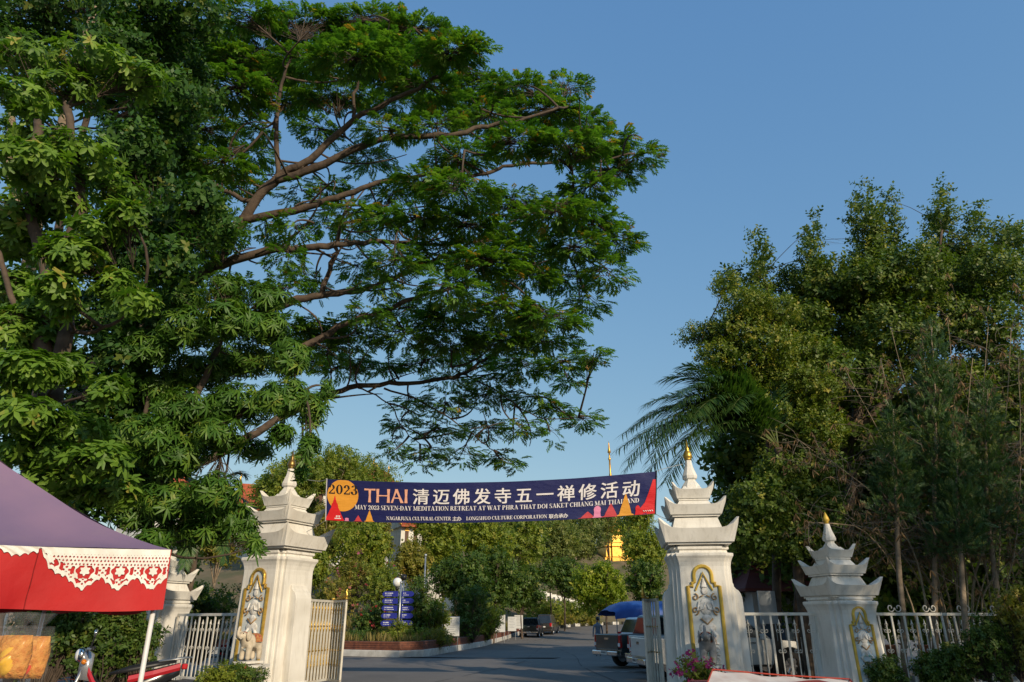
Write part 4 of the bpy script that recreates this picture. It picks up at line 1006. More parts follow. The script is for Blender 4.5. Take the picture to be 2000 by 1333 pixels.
# ================================================================== RED-FRAMED CART ROOF AT THE BOTTOM RIGHT
ct = empty('vendor_cart', P(1520,1340,8.0), 0, 'top of a vendor cart with white sheet and red edge at bottom right', 'cart'); ct.location.z = 0
q = [P(1374,1352,7.6), P(1392,1310,8.4), P(1660,1329,8.9), P(1700,1375,8.0)]; off = ct.location
redp = M('red_frame_paint', (.36,.045,.02), .6, scale=6, col2=(.26,.03,.02)); sheet = M('printed_sheet', (.62,.58,.54), .6, scale=5, col2=(.5,.42,.38))
q = [p-off for p in q]; zc_ = q[0].z
rp = MB(); g = []
for j in range(5):
    for i in range(13):
        a = q[0].lerp(q[3], i/12); b = q[1].lerp(q[2], i/12); p = a.lerp(b, j/4); g.append((p.x,p.y,p.z+.012*math.sin(i*1.7)*math.sin(j*1.3)-.015*math.sin(math.pi*i/12)))
rp.add(g, [(j*13+i,j*13+i+1,(j+1)*13+i+1,(j+1)*13+i) for j in range(4) for i in range(12)]); rp.obj('sheet', sheet, ct, smooth=True)
for a, b in ((0,1),(1,2),(2,3),(3,0)): MB().tube([q[a]+Vector((0,0,.012)), (q[a]+q[b])/2+Vector((0,0,.003)), q[b]+Vector((0,0,.012))], .008, 6).obj('edge_bar', redp, ct)
for k in range(4): MB().tube([(q[k].x,q[k].y,.3),(q[k].x,q[k].y,q[k].z)], .018, 6).obj('post', redp, ct)
MB().box((.0,.3,.62), (1.5,.9,.7)).obj('cart_body', redp, ct, bevel=.02)
for x in (-.6,.6):
    wv = bpy.data.objects.new('wheel', None); link(wv, ct); wv.location = (x,.3,.27); t = MB().lathe([(.03,-.02),(.22,-.02),(.27,-.03),(.27,.03),(.22,.02),(.03,.02)], n=18).obj('tyre', rubber, wv); t.rotation_euler = (R(90),0,0)
# ================================================================== TREES
def grow(o, name, mat, tmpl, size, PT, AX, rng, jitter=.25, roll=None, parent_kind='stuff', sub=2):
    """leaves of several templates spread over the points, as one crown part"""
    Vs, Fs, Rs = [], [], []; n0 = 0; pick = rng.integers(0, len(tmpl), len(PT))
    for i, (tv, tf) in enumerate(tmpl):
        sel = pick == i
        if not sel.any(): continue
        V, F, r = scatter(tv, tf, PT[sel], AX[sel], rng, size, jitter, sub, None if roll is None else roll[sel])
        Vs.append(V); Fs.append(F+n0); Rs.append(r); n0 += len(V)
    me = bulk_mesh(name, np.concatenate(Vs), np.concatenate(Fs), mat, np.concatenate(Rs))
    c = bpy.data.objects.new(name, me); link(c, o); c['kind'] = parent_kind
    return c
def connect(o, PT, IDX, pads, nodes_, rng, r_br, mat, frac=.35, r_tw=.012):
    """branches from the nearest limb to every pad, twigs from the pad's branch to part of its clusters"""
    cen = np.array([np.array(P(p[0], p[1], p[2])) for p in pads]); nd = np.array([tuple(q) for q in nodes_])
    d = np.linalg.norm(cen[:,None]-nd[None], axis=2); near = nd[d.argmin(1)]
    mid = near*.35+cen*.65+rng.normal(size=cen.shape)*.08
    A = [bulk_twigs(near, cen, r_br, r_br*.45, rng, .14, 6, 5)]
    sel = rng.uniform(size=len(PT)) < frac; t = rng.uniform(.35, 1, size=(sel.sum(),1))
    st = near[IDX[sel]]*(1-t)+cen[IDX[sel]]*t
    A.append(bulk_twigs(st, PT[sel], r_tw, r_tw*.35, rng, .10, 3, 3))
    V, F = [], []; n0 = 0
    for v, f in A: V.append(v); F.append(f+n0); n0 += len(v)
    me = bulk_mesh('twigs', np.concatenate(V), np.concatenate(F), mat, smooth=True)
    c = bpy.data.objects.new('twigs', me); link(c, o); c['kind'] = 'stuff'

# ---------------------------------------------------------------- the great spreading tree over the gateway
rng = np.random.default_rng(11); random.seed(11)
rain = empty('rain_tree', P(140,1000,16.5), 0, 'huge spreading tree arching over the gateway with feathery leaves', 'tree'); rain.location.z = 0
inv = -rain.location
def L_(pts, r0, r1, nm='limb', wob=.04, mat=bark):
    return limb([P(*p)+inv for p in pts], r0*(.74 if nm == 'limb' else 1), r1*.8, nm, mat, rain, wob)
NB = []
NB += L_([(105,1330,16.8),(120,1100,16.7),(135,900,16.6),(165,760,16.5)], .50, .40, 'trunk')
NB += L_([(155,800,16.5),(185,705,16.4),(300,628,16.2),(385,545,16.0),(440,490,15.8),(480,420,15.6),(545,345,15.4),(605,312,15.2),(690,236,15.0),(780,190,14.8),(860,150,14.6)], .33, .06)
NB += L_([(425,520,15.8),(520,492,15.6),(610,484,15.4),(680,475,15.4),(760,474,15.5),(860,478,15.6),(960,470,15.8)], .17, .04)
NB += L_([(470,430,15.6),(600,405,15.4),(690,372,15.2),(770,350,15.2),(850,340,15.2)], .16, .05)
NB += L_([(540,350,15.4),(610,332,15.3),(740,272,15.0),(880,266,14.9),(940,250,14.9),(1010,236,14.9),(1090,210,15)], .17, .04)
NB += L_([(850,342,15.2),(935,343,15.2),(1000,322,15.2),(1100,318,15.3),(1165,316,15.4),(1240,300,15.5)], .085, .03)
NB += L_([(260,655,16.2),(440,635,16.2),(550,596,16.2),(625,578,16.2),(705,565,16.3),(780,540,16.4),(840,515,16.4),(930,470,16.5)], .20, .05)
NB += L_([(625,578,16.2),(648,515,16.1),(660,478,16.0),(668,430,15.9),(690,380,15.8)], .10, .05)
NB += L_([(330,760,16.6),(560,690,16.6),(660,640,16.7),(740,612,16.8),(830,575,16.9),(890,560,17),(980,530,17.1)], .16, .04)
NB += L_([(170,960,17.2),(300,930,17.6),(420,890,18),(520,832,18.4),(620,780,18.8),(700,755,19.1),(800,748,19.4),(900,730,19.6),(945,702,19.6),(1010,670,19.5)], .20, .04)
NB += L_([(750,756,19.3),(850,798,19.5),(920,848,19.6),(965,880,19.6)], .045, .015)
NB += L_([(900,730,19.6),(980,770,19.6),(1050,815,19.7),(1130,815,19.7)], .04, .012)
NB += L_([(700,756,19.1),(760,790,19.2),(800,850,19.3),(850,880,19.4)], .035, .012)
NB += L_([(545,345,15.4),(538,250,15.0),(548,180,14.7),(570,110,14.5)], .10, .04)
NB += L_([(690,236,15.0),(695,170,14.8),(720,90,14.6)], .08, .03)
NB += L_([(500,400,15.6),(420,360,15.4),(380,300,15.2),(350,230,15)], .10, .03)
NB += L_([(700,400,15.4),(790,460,15.6),(870,520,15.8),(940,560,16)], .06, .02)
NB += L_([(790,350,15.2),(850,400,15.4),(960,420,15.6),(1080,430,15.8),(1170,440,16)], .07, .02)
NB += L_([(165,760,16.5),(120,640,16.2),(110,480,15.8),(150,300,15.4),(200,140,15)], .24, .08)
NB += L_([(240,680,16.3),(250,560,16),(240,440,15.6),(260,330,15.3)], .12, .04)
pr = [(500,90,95,45),(600,45,95,40),(710,40,95,40),(810,60,80,40),(880,95,75,38),(690,110,95,38),(790,130,90,36),(940,165,80,36),(1020,170,70,30),(1110,165,36,22),(1060,215,85,34),(900,205,95,34),(780,200,80,30),(650,180,90,36),(560,190,60,40),(1130,235,60,34),(1185,275,60,30),(1245,300,48,22),(1110,285,80,30),(1010,275,70,26),(1190,330,60,28),(1150,365,60,26),(900,300,70,26),
 (450,170,75,45),(400,250,70,45),(430,320,60,34),(350,390,65,45),(480,30,80,30),(400,90,80,50),(330,180,70,50),(300,290,70,50),(500,250,30,24),(620,250,40,22),(720,310,50,22),(520,140,60,35),
 (830,350,70,24),(900,372,70,24),(770,375,50,20),(1000,390,75,24),(1080,415,75,28),(1155,425,65,32),(1205,470,42,36),(1120,480,70,30),(1010,455,80,28),(910,435,80,26),(820,420,60,24),(690,415,50,22),(1190,530,45,18),(1100,545,55,26),(1030,540,60,26),(940,515,80,26),(850,495,70,22),(770,510,50,22),(700,520,34,18),(590,540,34,22),(560,500,30,16),
 (1150,590,30,22),(1070,620,70,28),(980,600,75,28),(890,610,65,26),(800,600,55,24),(720,610,40,20),(1060,665,70,24),(970,660,70,28),(880,665,65,26),(790,655,60,24),(700,655,50,26),(640,640,40,30),(620,560,22,16),(1160,690,28,18),(1105,705,55,24),(1020,715,60,28),(930,700,55,22),(830,700,60,20),(750,715,45,18),(660,715,45,24),(600,700,40,30),(1110,745,26,22),(740,560,40,16),(610,640,30,30),
 (800,788,45,16),(870,785,50,18),(950,775,50,22),(1040,775,50,22),(1080,800,40,18),(1140,818,34,15),(1165,830,16,8),(785,825,34,16),(860,835,45,18),(945,835,45,20),(1020,830,40,18),(835,880,42,18),(900,890,45,16),(980,890,34,18),(765,865,14,16),(770,880,18,8),(1075,845,22,9),(820,905,22,9),(1000,905,20,9),(560,640,40,40),(300,560,60,40),(380,480,40,40),(420,580,40,30),(470,360,50,26),(430,450,45,26),(520,450,36,14),(480,560,45,22),(570,440,30,14),(630,440,36,14),(640,365,40,16),(560,560,36,16),(690,450,36,14),(750,430,40,14),(500,300,40,24),(590,375,34,12),(760,250,60,18),(850,240,60,18),(950,230,60,20),(600,120,80,30),(720,80,80,30),(830,170,80,26),(450,110,70,40),(380,330,50,40),(980,500,70,22),(880,560,60,20),(1050,500,60,22),(1000,640,60,22),(850,630,60,20),(640,680,40,22),(700,700,40,18),(960,740,50,16),(880,740,50,14)]
# secondary branches leave the limbs sideways and fork again
nd0 = np.array([tuple(q) for q in NB]); nd0 = nd0[(nd0[:,0] > P(430,500,15.5).x-inv[0]*-1*0+0 if False else nd0[:,2] > 4.5)]
b0 = nd0[rng.integers(0, len(nd0), 150)]; bd = nrm(np.stack([rng.normal(.35,.8,150), rng.normal(0,.8,150), rng.normal(.25,.4,150)],1)); b1 = b0+bd*rng.uniform(.9,2.6,size=(150,1))
bv, bf = bulk_twigs(b0, b1, .035, .012, rng, .22, 8, 5); bb = bpy.data.objects.new('branches', bulk_mesh('branches', bv, bf, bark, smooth=True)); link(bb, rain); bb['kind'] = 'stuff'
NB += [Vector(q) for q in (b0*.4+b1*.6)]+[Vector(q) for q in b1]
pads = []
for (px, py, rx, ry) in pr:
    Y = 15.0+1.8*(py/900.0)+rng.uniform(-2.0,2.2); lower = py > 740 and px > 740
    if py > 690: Y = 19.6+rng.uniform(-.8,1.2)
    elif py > 620: Y = max(Y, 17.6)
    a = rx*ry*math.pi; n = int(a/(33 if not lower else 34)); dd = rx/ppm(py,Y)*1.0
    pads.append((px, py, Y, rx, ry, min(dd, 1.5), max(12, n)))
# every pad is a flat layer of sprays, wide and deep but thin, as such a crown is built
PT, OUT, IDX = [], [], []
for i, (px, py, Y, rx, ry, dd, n) in enumerate(pads):
    c = np.array(P(px, py, Y)); k = ppm(py, Y); el = max(.16, (c[2]-CAMH)/Y); dz = .20+.12*rng.uniform(); n = int(n*1.05)
    dp = min(2.6, max(.5, (ry/k-dz*.7)/(el/math.hypot(1,el))))
    u = rng.normal(size=(n,3)); u = nrm(u)*rng.uniform(.15,1,size=(n,1))**.5; tilt = rng.normal(0,.10,2)
    d = u*np.array((rx/k*1.05, dp, dz)); d[:,2] += tilt[0]*d[:,0]+tilt[1]*d[:,1]-.10*(u[:,0]**2+u[:,1]**2)
    PT.append(c+d); OUT.append(nrm(u*np.array((1,1,.25)))); IDX.append(np.full(n,i))
PT, OUT, IDX = np.concatenate(PT)+np.array(inv), np.concatenate(OUT), np.concatenate(IDX)
rain_leaf = leafmat('rain_tree_leaf', [(0,(.028,.070,.014)),(.45,(.050,.112,.018)),(.8,(.080,.145,.024)),(.975,(.12,.14,.026)),(1,(.30,.12,.03))], .38, gain=(1.85,1.85,1.4))
TS = [t_spray(6, s) for s in range(5)]
AX = nrm(OUT*np.array((1,1,.35))+rng.normal(size=OUT.shape)*np.array((.45,.45,.25))+np.array((0,0,-.12)))
roll = np.tile(np.array((0,0,1.0)), (len(PT),1))+rng.normal(size=PT.shape)*.25
# the template lies in its x-z plane with its face along y: pass a roll that keeps the face upwards
grow(rain, 'crown', rain_leaf, TS, .265, PT, AX, rng, .3, roll)
pads_w = pads; connect(rain, PT, IDX, pads, NB, rng, .032, twig_mat, .30, .010) if False else None
cenw = np.array([np.array(P(p[0],p[1],p[2]))+np.array(inv) for p in pads]); nd = np.array([tuple(q) for q in NB]); near = nd[np.linalg.norm(cenw[:,None]-nd[None],axis=2).argmin(1)]
A = [bulk_twigs(near, cenw, .036, .014, rng, .16, 7, 5)]
sel = rng.uniform(size=len(PT)) < .33; t = rng.uniform(.4,1,size=(sel.sum(),1)); A.append(bulk_twigs(near[IDX[sel]]*(1-t)+cenw[IDX[sel]]*t, PT[sel], .010, .004, rng, .1, 3, 3))
V_, F_, n0 = [], [], 0
for v, f in A: V_.append(v); F_.append(f+n0); n0 += len(v)
c = bpy.data.objects.new('twigs', bulk_mesh('twigs', np.concatenate(V_), np.concatenate(F_), twig_mat, smooth=True)); link(c, rain); c['kind'] = 'stuff'

# ---------------------------------------------------------------- generic tree from pads
def pad_tree(name, label, base, trunkpts, pr, depth, dj, dens, tmpl, size, lmat, seed, outw=(1,1,1), upb=.3, rnd=.5, wh=0, tw=.3, r_br=.03, bmat=twig_mat, limbs=(), trunk_r=(.25,.1), tmat=bark, group=None, shell=.5, ddf=1.0, jitter=.3, thick=None, sub=2, cat='tree', tkind='trunk', dfun=None):
    rng = np.random.default_rng(seed); random.seed(seed)
    o = empty(name, (base[0], base[1], gz(base[0], base[1])), 0, label, cat, group); iv = -o.location; NB = []
    if trunkpts: NB += limb([P(*p)+iv for p in trunkpts], trunk_r[0], trunk_r[1], tkind, tmat, o, .03)
    for pts, r0, r1 in limbs: NB += limb([P(*p)+iv for p in pts], r0, r1, 'limb', tmat, o, .03)
    pads = []
    for (px, py, rx, ry) in pr:
        Y = (dfun(px, py) if dfun else depth)+rng.uniform(-dj,dj); k = ppm(py,Y)
        pads.append((px,py,Y,rx,ry, thick or min(max(rx,ry)/k*ddf, 2.2), max(6, int(rx*ry*math.pi*dens))))
    PT, OUT, IDX = pad_points(pads, rng, shell); PT = PT+np.array(iv)
    AX = nrm(OUT*np.array(outw)+rng.normal(size=OUT.shape)*rnd+np.array((0,0,upb)))
    if wh:                                   # the whorls that show largest are parts of their own
        score = -(PT-np.array(iv))[:,1]+rng.normal(size=len(PT))*.8 + OUT[:,1]*-1.2; top = np.argsort(-score)[:wh]; mask = np.ones(len(PT), bool); mask[top] = False
        ms = []
        for tv, tf in tmpl[:3]:
            for cc in range(3): ms.append(bulk_mesh('leaf_whorl', tv, tf, lmat, np.full(len(tf), .30+.25*cc)))
        for i in top:
            q = Vector(AX[i]).to_track_quat('Z', 'Y'); w = bpy.data.objects.new('leaf_whorl', ms[int(rng.integers(0, len(ms)))]); link(w, o)
            w.location = PT[i]; w.rotation_mode = 'QUATERNION'; w.rotation_quaternion = q @ Vector((0,0,1)).rotation_difference(Vector((0,0,1))); w.scale = (size*rng.uniform(.6,1.35),)*3
        grow(o, 'crown', lmat, BULK.get(id(tmpl), tmpl), size, PT[mask], AX[mask], rng, jitter, sub=sub)
    else: grow(o, 'crown', lmat, tmpl, size, PT, AX, rng, jitter, sub=sub)
    cen = np.array([np.array(P(p[0],p[1],p[2]))+np.array(iv) for p in pads])
    if NB:
        nd = np.array([tuple(q) for q in NB]); near = nd[np.linalg.norm(cen[:,None]-nd[None],axis=2).argmin(1)]
        A = [bulk_twigs(near, cen, r_br, r_br*.45, rng, .14, 5, 5)]
        sel = rng.uniform(size=len(PT)) < tw
        if sel.any():
            t = rng.uniform(.4,1,size=(sel.sum(),1)); A.append(bulk_twigs(near[IDX[sel]]*(1-t)+cen[IDX[sel]]*t, PT[sel], r_br*.3, r_br*.12, rng, .1, 3, 3))
        V_, F_, n0 = [], [], 0
        for v, f in A: V_.append(v); F_.append(f+n0); n0 += len(v)
        c = bpy.data.objects.new('twigs', bulk_mesh('twigs', np.concatenate(V_), np.concatenate(F_), bmat, smooth=True)); link(c, o); c['kind'] = 'stuff'
    return o
# near tree with broad whorled leaves, far left
W1 = [t_whorl(7, .19, .30, .30, 4, s) for s in range(4)]; W2 = [t_whorl(9, .105, .70, .30, 4, s+9) for s in range(4)]
W1b = [t_whorl(7, .19, .30, .30, 2, s) for s in range(5)]; W2b = [t_whorl(9, .105, .70, .30, 2, s+9) for s in range(5)]; BULK = {id(W1): W1b, id(W2): W2b}
als1 = leafmat('whorl_leaf_light', [(0,(.036,.080,.014)),(.4,(.075,.145,.020)),(.75,(.110,.19,.027)),(.96,(.145,.22,.035)),(1,(.22,.20,.05))], .34, .5, .35)
als2 = leafmat('whorl_leaf_mid', [(0,(.022,.060,.012)),(.45,(.045,.108,.016)),(.8,(.080,.148,.022)),(1,(.14,.18,.03))], .32, .48, .35)
pr = [(70,120,85,36),(180,130,90,36),(275,155,55,34),(40,190,60,30),(130,180,70,30),(60,265,75,34),(150,300,85,36),(60,320,80,34),(210,365,70,32),(110,390,80,34),(245,420,40,28),(20,420,60,40),(60,480,80,34),(140,500,65,36),(30,560,50,40),(30,650,48,60),(40,730,45,40),(60,815,75,34),(150,840,60,40),(190,900,60,36),(60,880,75,36),(115,940,80,34),(230,560,45,34),(270,590,40,26),(190,450,50,30),(210,760,40,30),(230,960,50,30),(20,980,40,40),(120,600,30,24),(60,720,60,34),(95,650,50,34),(110,560,40,30),(80,600,45,30),(130,720,40,30)]
pad_tree('whorl_leaved_tree', 'near tree at far left with big pale whorled leaves', (-6.9,8.9), [(-60,1333,9.2),(20,1100,9.2),(80,850,9.1),(85,700,9),(95,560,9),(60,400,8.9),(75,230,8.8)], pr, 8.6, .9, .0155, W1, .128, als1, 21, upb=.7, rnd=.3, wh=280, jitter=.42, tw=.5, r_br=.028, limbs=[([(100,790,9.1),(128,640,9),(125,520,9),(160,380,8.9),(130,210,8.8)],.12,.06),([(85,690,9.0),(30,600,8.9),(-10,480,8.8)],.06,.03),([(125,655,9),(200,640,9),(270,600,8.9)],.04,.02)], trunk_r=(.17,.07), ddf=.9)
# drooping whorled tree before the left pillar
pr = [(300,680,55,38),(375,640,65,40),(450,625,55,40),(520,640,50,38),(565,700,45,40),(480,700,75,38),(400,725,75,38),(315,760,65,40),(290,850,60,42),(375,800,75,40),(465,790,75,42),(555,775,50,40),(610,800,26,38),(340,890,70,42),(430,850,55,36),(275,950,55,40),(340,980,70,40),(420,960,55,38),(445,1010,45,34),(480,1040,26,30),(400,1040,45,26),(550,850,26,24),(605,870,20,26),(255,1000,45,36),(350,1040,50,30),(590,920,14,18),(500,880,34,24),(520,580,34,30),(440,560,45,30),(350,580,45,34),(640,760,14,24),(500,1065,16,16),(300,1060,40,26)]
pad_tree('drooping_whorl_tree', 'bushy tree of drooping glossy whorled leaves before the left pillar', (-7.2,13.4), [(215,1333,13.6),(270,1100,13.5),(330,900,13.4),(390,760,13.3),(440,650,13.2)], pr, 13.0, 1.0, .0235, W2, .155, als2, 22, upb=.55, rnd=.35, wh=290, jitter=.42, tw=.45, r_br=.03, limbs=[([(330,900,13.4),(420,840,13.2),(520,780,13.0),(600,760,12.9)],.07,.02),([(300,1000,13.5),(280,850,13.4),(300,700,13.3)],.07,.03)], trunk_r=(.15,.05), ddf=.9)
# darker trees filling the upper left
TL = [t_twiglet(7, .42, .11, s, seg=1) for s in range(4)]
fillm = leafmat('dark_green_leaf', [(0,(.014,.042,.010)),(.5,(.030,.080,.015)),(.85,(.055,.11,.020)),(1,(.11,.13,.03))], .30)
pr = [(50,40,80,40),(150,30,80,40),(260,40,80,40),(360,30,70,36),(330,110,60,40),(250,210,60,40),(330,200,60,40),(260,300,60,44),(330,290,50,40),(270,380,50,40),(210,500,50,40),(300,450,60,40),(330,520,50,34),(260,620,40,34),(60,600,60,50),(30,780,50,50),(240,700,40,40),(180,610,40,40),(380,180,40,40),(410,440,45,40),(230,100,50,40),(20,90,40,40),(100,720,50,40),(200,820,50,50),(260,770,40,40),(380,400,40,34),(240,870,50,40),(150,950,60,50),(70,1010,70,40),(300,910,40,30),(360,850,40,40)]
pad_tree('leafy_tree', 'dark leafy tree filling the upper left corner behind the whorled leaves', (-10.8,13.2), [(30,1333,13.5),(60,1000,13.4),(70,700,13.3),(60,500,13.2),(110,300,13),(160,100,12.8),(195,0,12.6)], pr, 12.8, 1.4, .040, TL, .32, fillm, 23, upb=.2, rnd=.7, tw=.2, r_br=.03, limbs=[([(140,180,12.9),(175,90,12.7),(185,20,12.6)],.11,.08),([(70,660,13.3),(150,640,13.2),(250,600,13),(330,520,12.9)],.09,.04),([(60,500,13.2),(20,330,13),(30,150,12.8)],.12,.06)], trunk_r=(.22,.09), tmat=bark_pale)
# ---------------------------------------------------------------- the dark thicket on the right
TF = [t_twiglet(8, .34, .10, s+30, seg=1, spread=.7) for s in range(4)]
figm = leafmat('fig_leaf', [(0,(.028,.058,.013)),(.5,(.060,.100,.018)),(.85,(.105,.135,.024)),(1,(.18,.18,.035))], .28)
yelm = leafmat('fig_leaf_yellow', [(0,(.035,.070,.012)),(.5,(.085,.125,.018)),(.85,(.15,.165,.025)),(1,(.22,.20,.04))], .30)
def spire(px, top, base, w, k=7): return [(px+((i*37+int(px))%13-6)*(w/45), top+(base-top)*((i+.5)/k), w*(.10+.75*(i+.2)/k)*(.8+.4*((i*5)%3)/2), (base-top)/k*.62) for i in range(k)]
pr = spire(1482,455,640,46)+spire(1590,425,640,52)+spire(1692,362,620,66,6)+spire(1735,372,620,60,6)+spire(1840,362,600,62,6)+spire(1897,405,600,48)
pr += [(1955,465,36,18),(1990,480,30,20),(1620,560,60,50),(1700,560,70,50),(1780,540,70,50),(1860,540,60,50),(1930,540,55,46),(1985,560,40,50),(1640,640,70,50),(1730,650,80,50),(1830,640,70,50),(1920,640,60,50),(1560,640,50,50),(1590,720,60,50),(1660,740,70,50),(1760,750,70,50),(1860,760,60,50),(1960,730,60,50),(1430,550,22,14),(1545,560,28,30)]
pad_tree('fig_tree', 'tall dark fig tree with upright leafy spires behind the right pillars', (11.6,24.0), [(1640,1333,24.2),(1650,1100,24),(1670,850,24),(1690,650,23.8),(1720,480,23.6)], pr, 23.4, 1.6, .065, TF, .38, figm, 31, upb=.8, rnd=.55, tw=.10, r_br=.016, limbs=[([(1660,900,24),(1560,720,23.8),(1490,540,23.6)],.14,.04),([(1670,850,24),(1800,680,23.6),(1840,450,23.4)],.16,.04)], trunk_r=(.32,.10), ddf=1.0)
pr = [(1460,600,50,26),(1520,615,45,28),(1440,650,50,30),(1500,680,55,34),(1400,655,40,18),(1360,655,32,12),(1560,690,45,34),(1450,720,60,34),(1520,750,60,36),(1590,760,45,34),(1400,700,34,22),(1420,560,26,16),(1440,780,50,30),(1530,820,60,36),(1600,840,45,40)]
pad_tree('yellow_green_tree', 'yellow-green small-leaved tree in front of the fig tree, above the palm', (9.2,21.6), [(1520,1333,21.8),(1515,1050,21.7),(1500,850,21.5),(1480,700,21.3)], pr, 20.9, .7, .11, TF, .26, yelm, 32, upb=.3, rnd=.6, tw=.12, r_br=.025, limbs=[([(1500,850,21.5),(1440,740,21.2),(1370,665,20.9)],.06,.015)], trunk_r=(.16,.05), ddf=1.0)
pr = [(1480,930,70,50),(1560,940,70,60),(1640,930,60,60),(1460,1010,60,50),(1540,1030,70,50),(1620,1040,60,50),(1490,1100,60,50),(1570,1110,60,50),(1440,880,50,40),(1700,1000,70,60),(1760,1080,80,50),(1860,1100,80,50),(1950,1080,70,60),(1690,1120,60,50),(1830,1010,70,50),(1940,980,60,60),(1990,900,50,60),(1720,900,60,60),(1800,900,60,60),(1900,870,60,60),(1460,1160,50,40),(1540,1170,50,40),(1620,820,60,50),(1560,860,60,50),(1680,830,60,50),(1640,1180,60,40),(1740,1180,60,40),(1840,1190,60,40),(1940,1180,60,40),(1990,1050,40,80),(1990,780,40,70),(1780,830,60,50),(1880,800,60,50),(1950,830,60,50)]
pad_tree('shade_tree', 'dense unlit tree behind the short right pillar, dark as shadow', (13.5,26.8), [(1640,1333,27),(1650,1000,27)], pr, 25.6, 1.6, .036, TF, .70, figm, 33, upb=.2, rnd=.7, tw=.06, trunk_r=(.25,.15), limbs=[([(1650,1100,27),(1500,1000,26.8)],.1,.05),([(1650,1050,27),(1850,980,26.8)],.1,.05)])
pr = [(1480,985,50,40),(1550,1000,55,45),(1460,1050,45,40),(1540,1055,55,34),(1620,1010,40,50),(1660,1060,40,40),(1600,920,40,40),(1530,930,45,40)]
pad_tree('understory_tree', 'dark low tree behind the panel between the two right pillars', (10.6,21.9), [(1560,1333,21.9),(1555,1150,21.9),(1550,1000,21.8)], pr, 20.5, .4, .08, TF, .32, figm, 34, upb=.2, rnd=.7, tw=.05, trunk_r=(.10,.05))
# feathery conifers
def t_feather(seed):
    rg = random.Random(seed); bl = []
    for i in range(9):
        t = i/9; s = 1 if i % 2 else -1
        bl.append(rhomb((0,0,t*.9), (s*.55, rg.uniform(-.35,.35), 1), (0,1,0), .36*(1.1-t*.6), .045, .05))
    return template(bl)
TJ = [t_feather(s) for s in range(3)]
conm = leafmat('conifer_leaf', [(0,(.016,.045,.020)),(.5,(.032,.072,.026)),(.85,(.060,.095,.026)),(1,(.11,.12,.03))], .2)
def conifer(px, top, bot, D, w, label, seed, lean=0):
    k = 9; pr = []
    for i in range(k):
        t = (i+.5)/k; pr.append((px+lean*(1-t), top+(bot-top)*t, w*(.18+.82*min(1, t*1.25)), (bot-top)/k*.75))
    b = P(px, bot, D)
    pad_tree('conifer', label, (b.x,b.y), [(px+lean*3+25,1333,D),(px+lean+6,bot,D),(px+lean*.6,(top+bot)/2,D),(px+lean,top,D)], pr, D, .15, .055, TJ, .30, conm, seed, upb=.9, rnd=.4, tw=.25, r_br=.014, trunk_r=(.09,.015), ddf=1.0, group='feathery conifers at right', tmat=bark_pale)
conifer(1830,640,960,19.6,62,'blue-green feathery conifer, tallest of the right-hand conifers',41,-10)
conifer(1745,800,1010,19.2,46,'small feathery conifer left of the tallest conifer',42)
conifer(1920,760,1040,19.4,60,'broad feathery conifer at far right, yellowish at the top',43,8)
conifer(1870,860,1080,18.8,50,'low feathery conifer between two taller ones at right',44)
# ---------------------------------------------------------------- bare bamboo with dry leaves
rng = np.random.default_rng(51); random.seed(51)
bam = empty('bamboo_clump', P(1840,1330,21), 0, 'bare bamboo clump with brown dry leaves arching behind the right fence', 'bamboo'); bam.location.z = 0; iv = -bam.location
NB = []; cul = [(1930,1200,1840,930,1800,650),(1890,1180,1880,950,1900,700),(1950,1180,1960,900,1975,640),(1830,1160,1740,1060,1650,960),(1845,1190,1800,1040,1700,850),(1860,1200,1800,1010,1650,720),(1800,1130,1740,1000,1620,900),(1900,1150,1960,1000,2030,860),(1920,1170,1990,1080,2060,1010),(1870,1190,1870,900,1850,620),(1840,1180,1780,950,1720,700),(1905,1200,1990,930,2040,700),(1780,1180,1690,1040,1580,1020),(1960,1200,1990,1000,1990,700),(1815,1190,1760,1080,1640,1000),(1880,1200,1830,1000,1740,640),(1940,1200,1910,960,1930,640),(1850,1200,1700,980,1560,860)]
culm_mat = M('straw_culm', (.34,.26,.16), .7, scale=6, col2=(.20,.15,.09))
for i, (a,b,c,d,e,f) in enumerate(cul):
    D = 20.2+rng.uniform(-.8,1.2); r = rng.uniform(.022,.05)
    NB += limb([P(a+20,1340,D)+iv, P(a,b,D)+iv, P(c,d,D-.3)+iv, P(e,f,D-.8)+iv], r, .008, 'culm', culm_mat, bam, .02, 6)
nd = np.array([tuple(q) for q in NB]); k = 750
st = nd[rng.integers(0, len(nd), k)]; st = st[st[:,2]+bam.location.z > 3.0]
dr = nrm(rng.normal(size=(len(st),3))*np.array((1,.7,.55))+np.array((-.25,-.2,.05))); en = st+dr*rng.uniform(.5,1.9,size=(len(st),1))+np.array((0,0,-.15))
s2 = st+(en-st)*rng.uniform(.3,.95,size=(len(st),1)); e2 = s2+nrm(rng.normal(size=s2.shape))*rng.uniform(.2,.7,size=(len(st),1)); s3 = st+(en-st)*rng.uniform(.3,.95,size=(len(st),1)); e3 = s3+nrm(rng.normal(size=s2.shape))*rng.uniform(.2,.6,size=(len(st),1))
A = [bulk_twigs(st,en,.009,.004,rng,.2,4,4), bulk_twigs(s2,e2,.005,.003,rng,.2,3,3), bulk_twigs(s3,e3,.005,.003,rng,.2,3,3)]
V_, F_, n0 = [], [], 0
for v, f in A: V_.append(v); F_.append(f+n0); n0 += len(v)
c = bpy.data.objects.new('twigs', bulk_mesh('twigs', np.concatenate(V_), np.concatenate(F_), dry_twig, smooth=True)); link(c, bam); c['kind'] = 'stuff'
drym = leafmat('dry_leaf', [(0,(.075,.05,.03)),(.5,(.13,.085,.05)),(1,(.20,.135,.08))], .25, .7, .2, (1.2,1.1,.8))
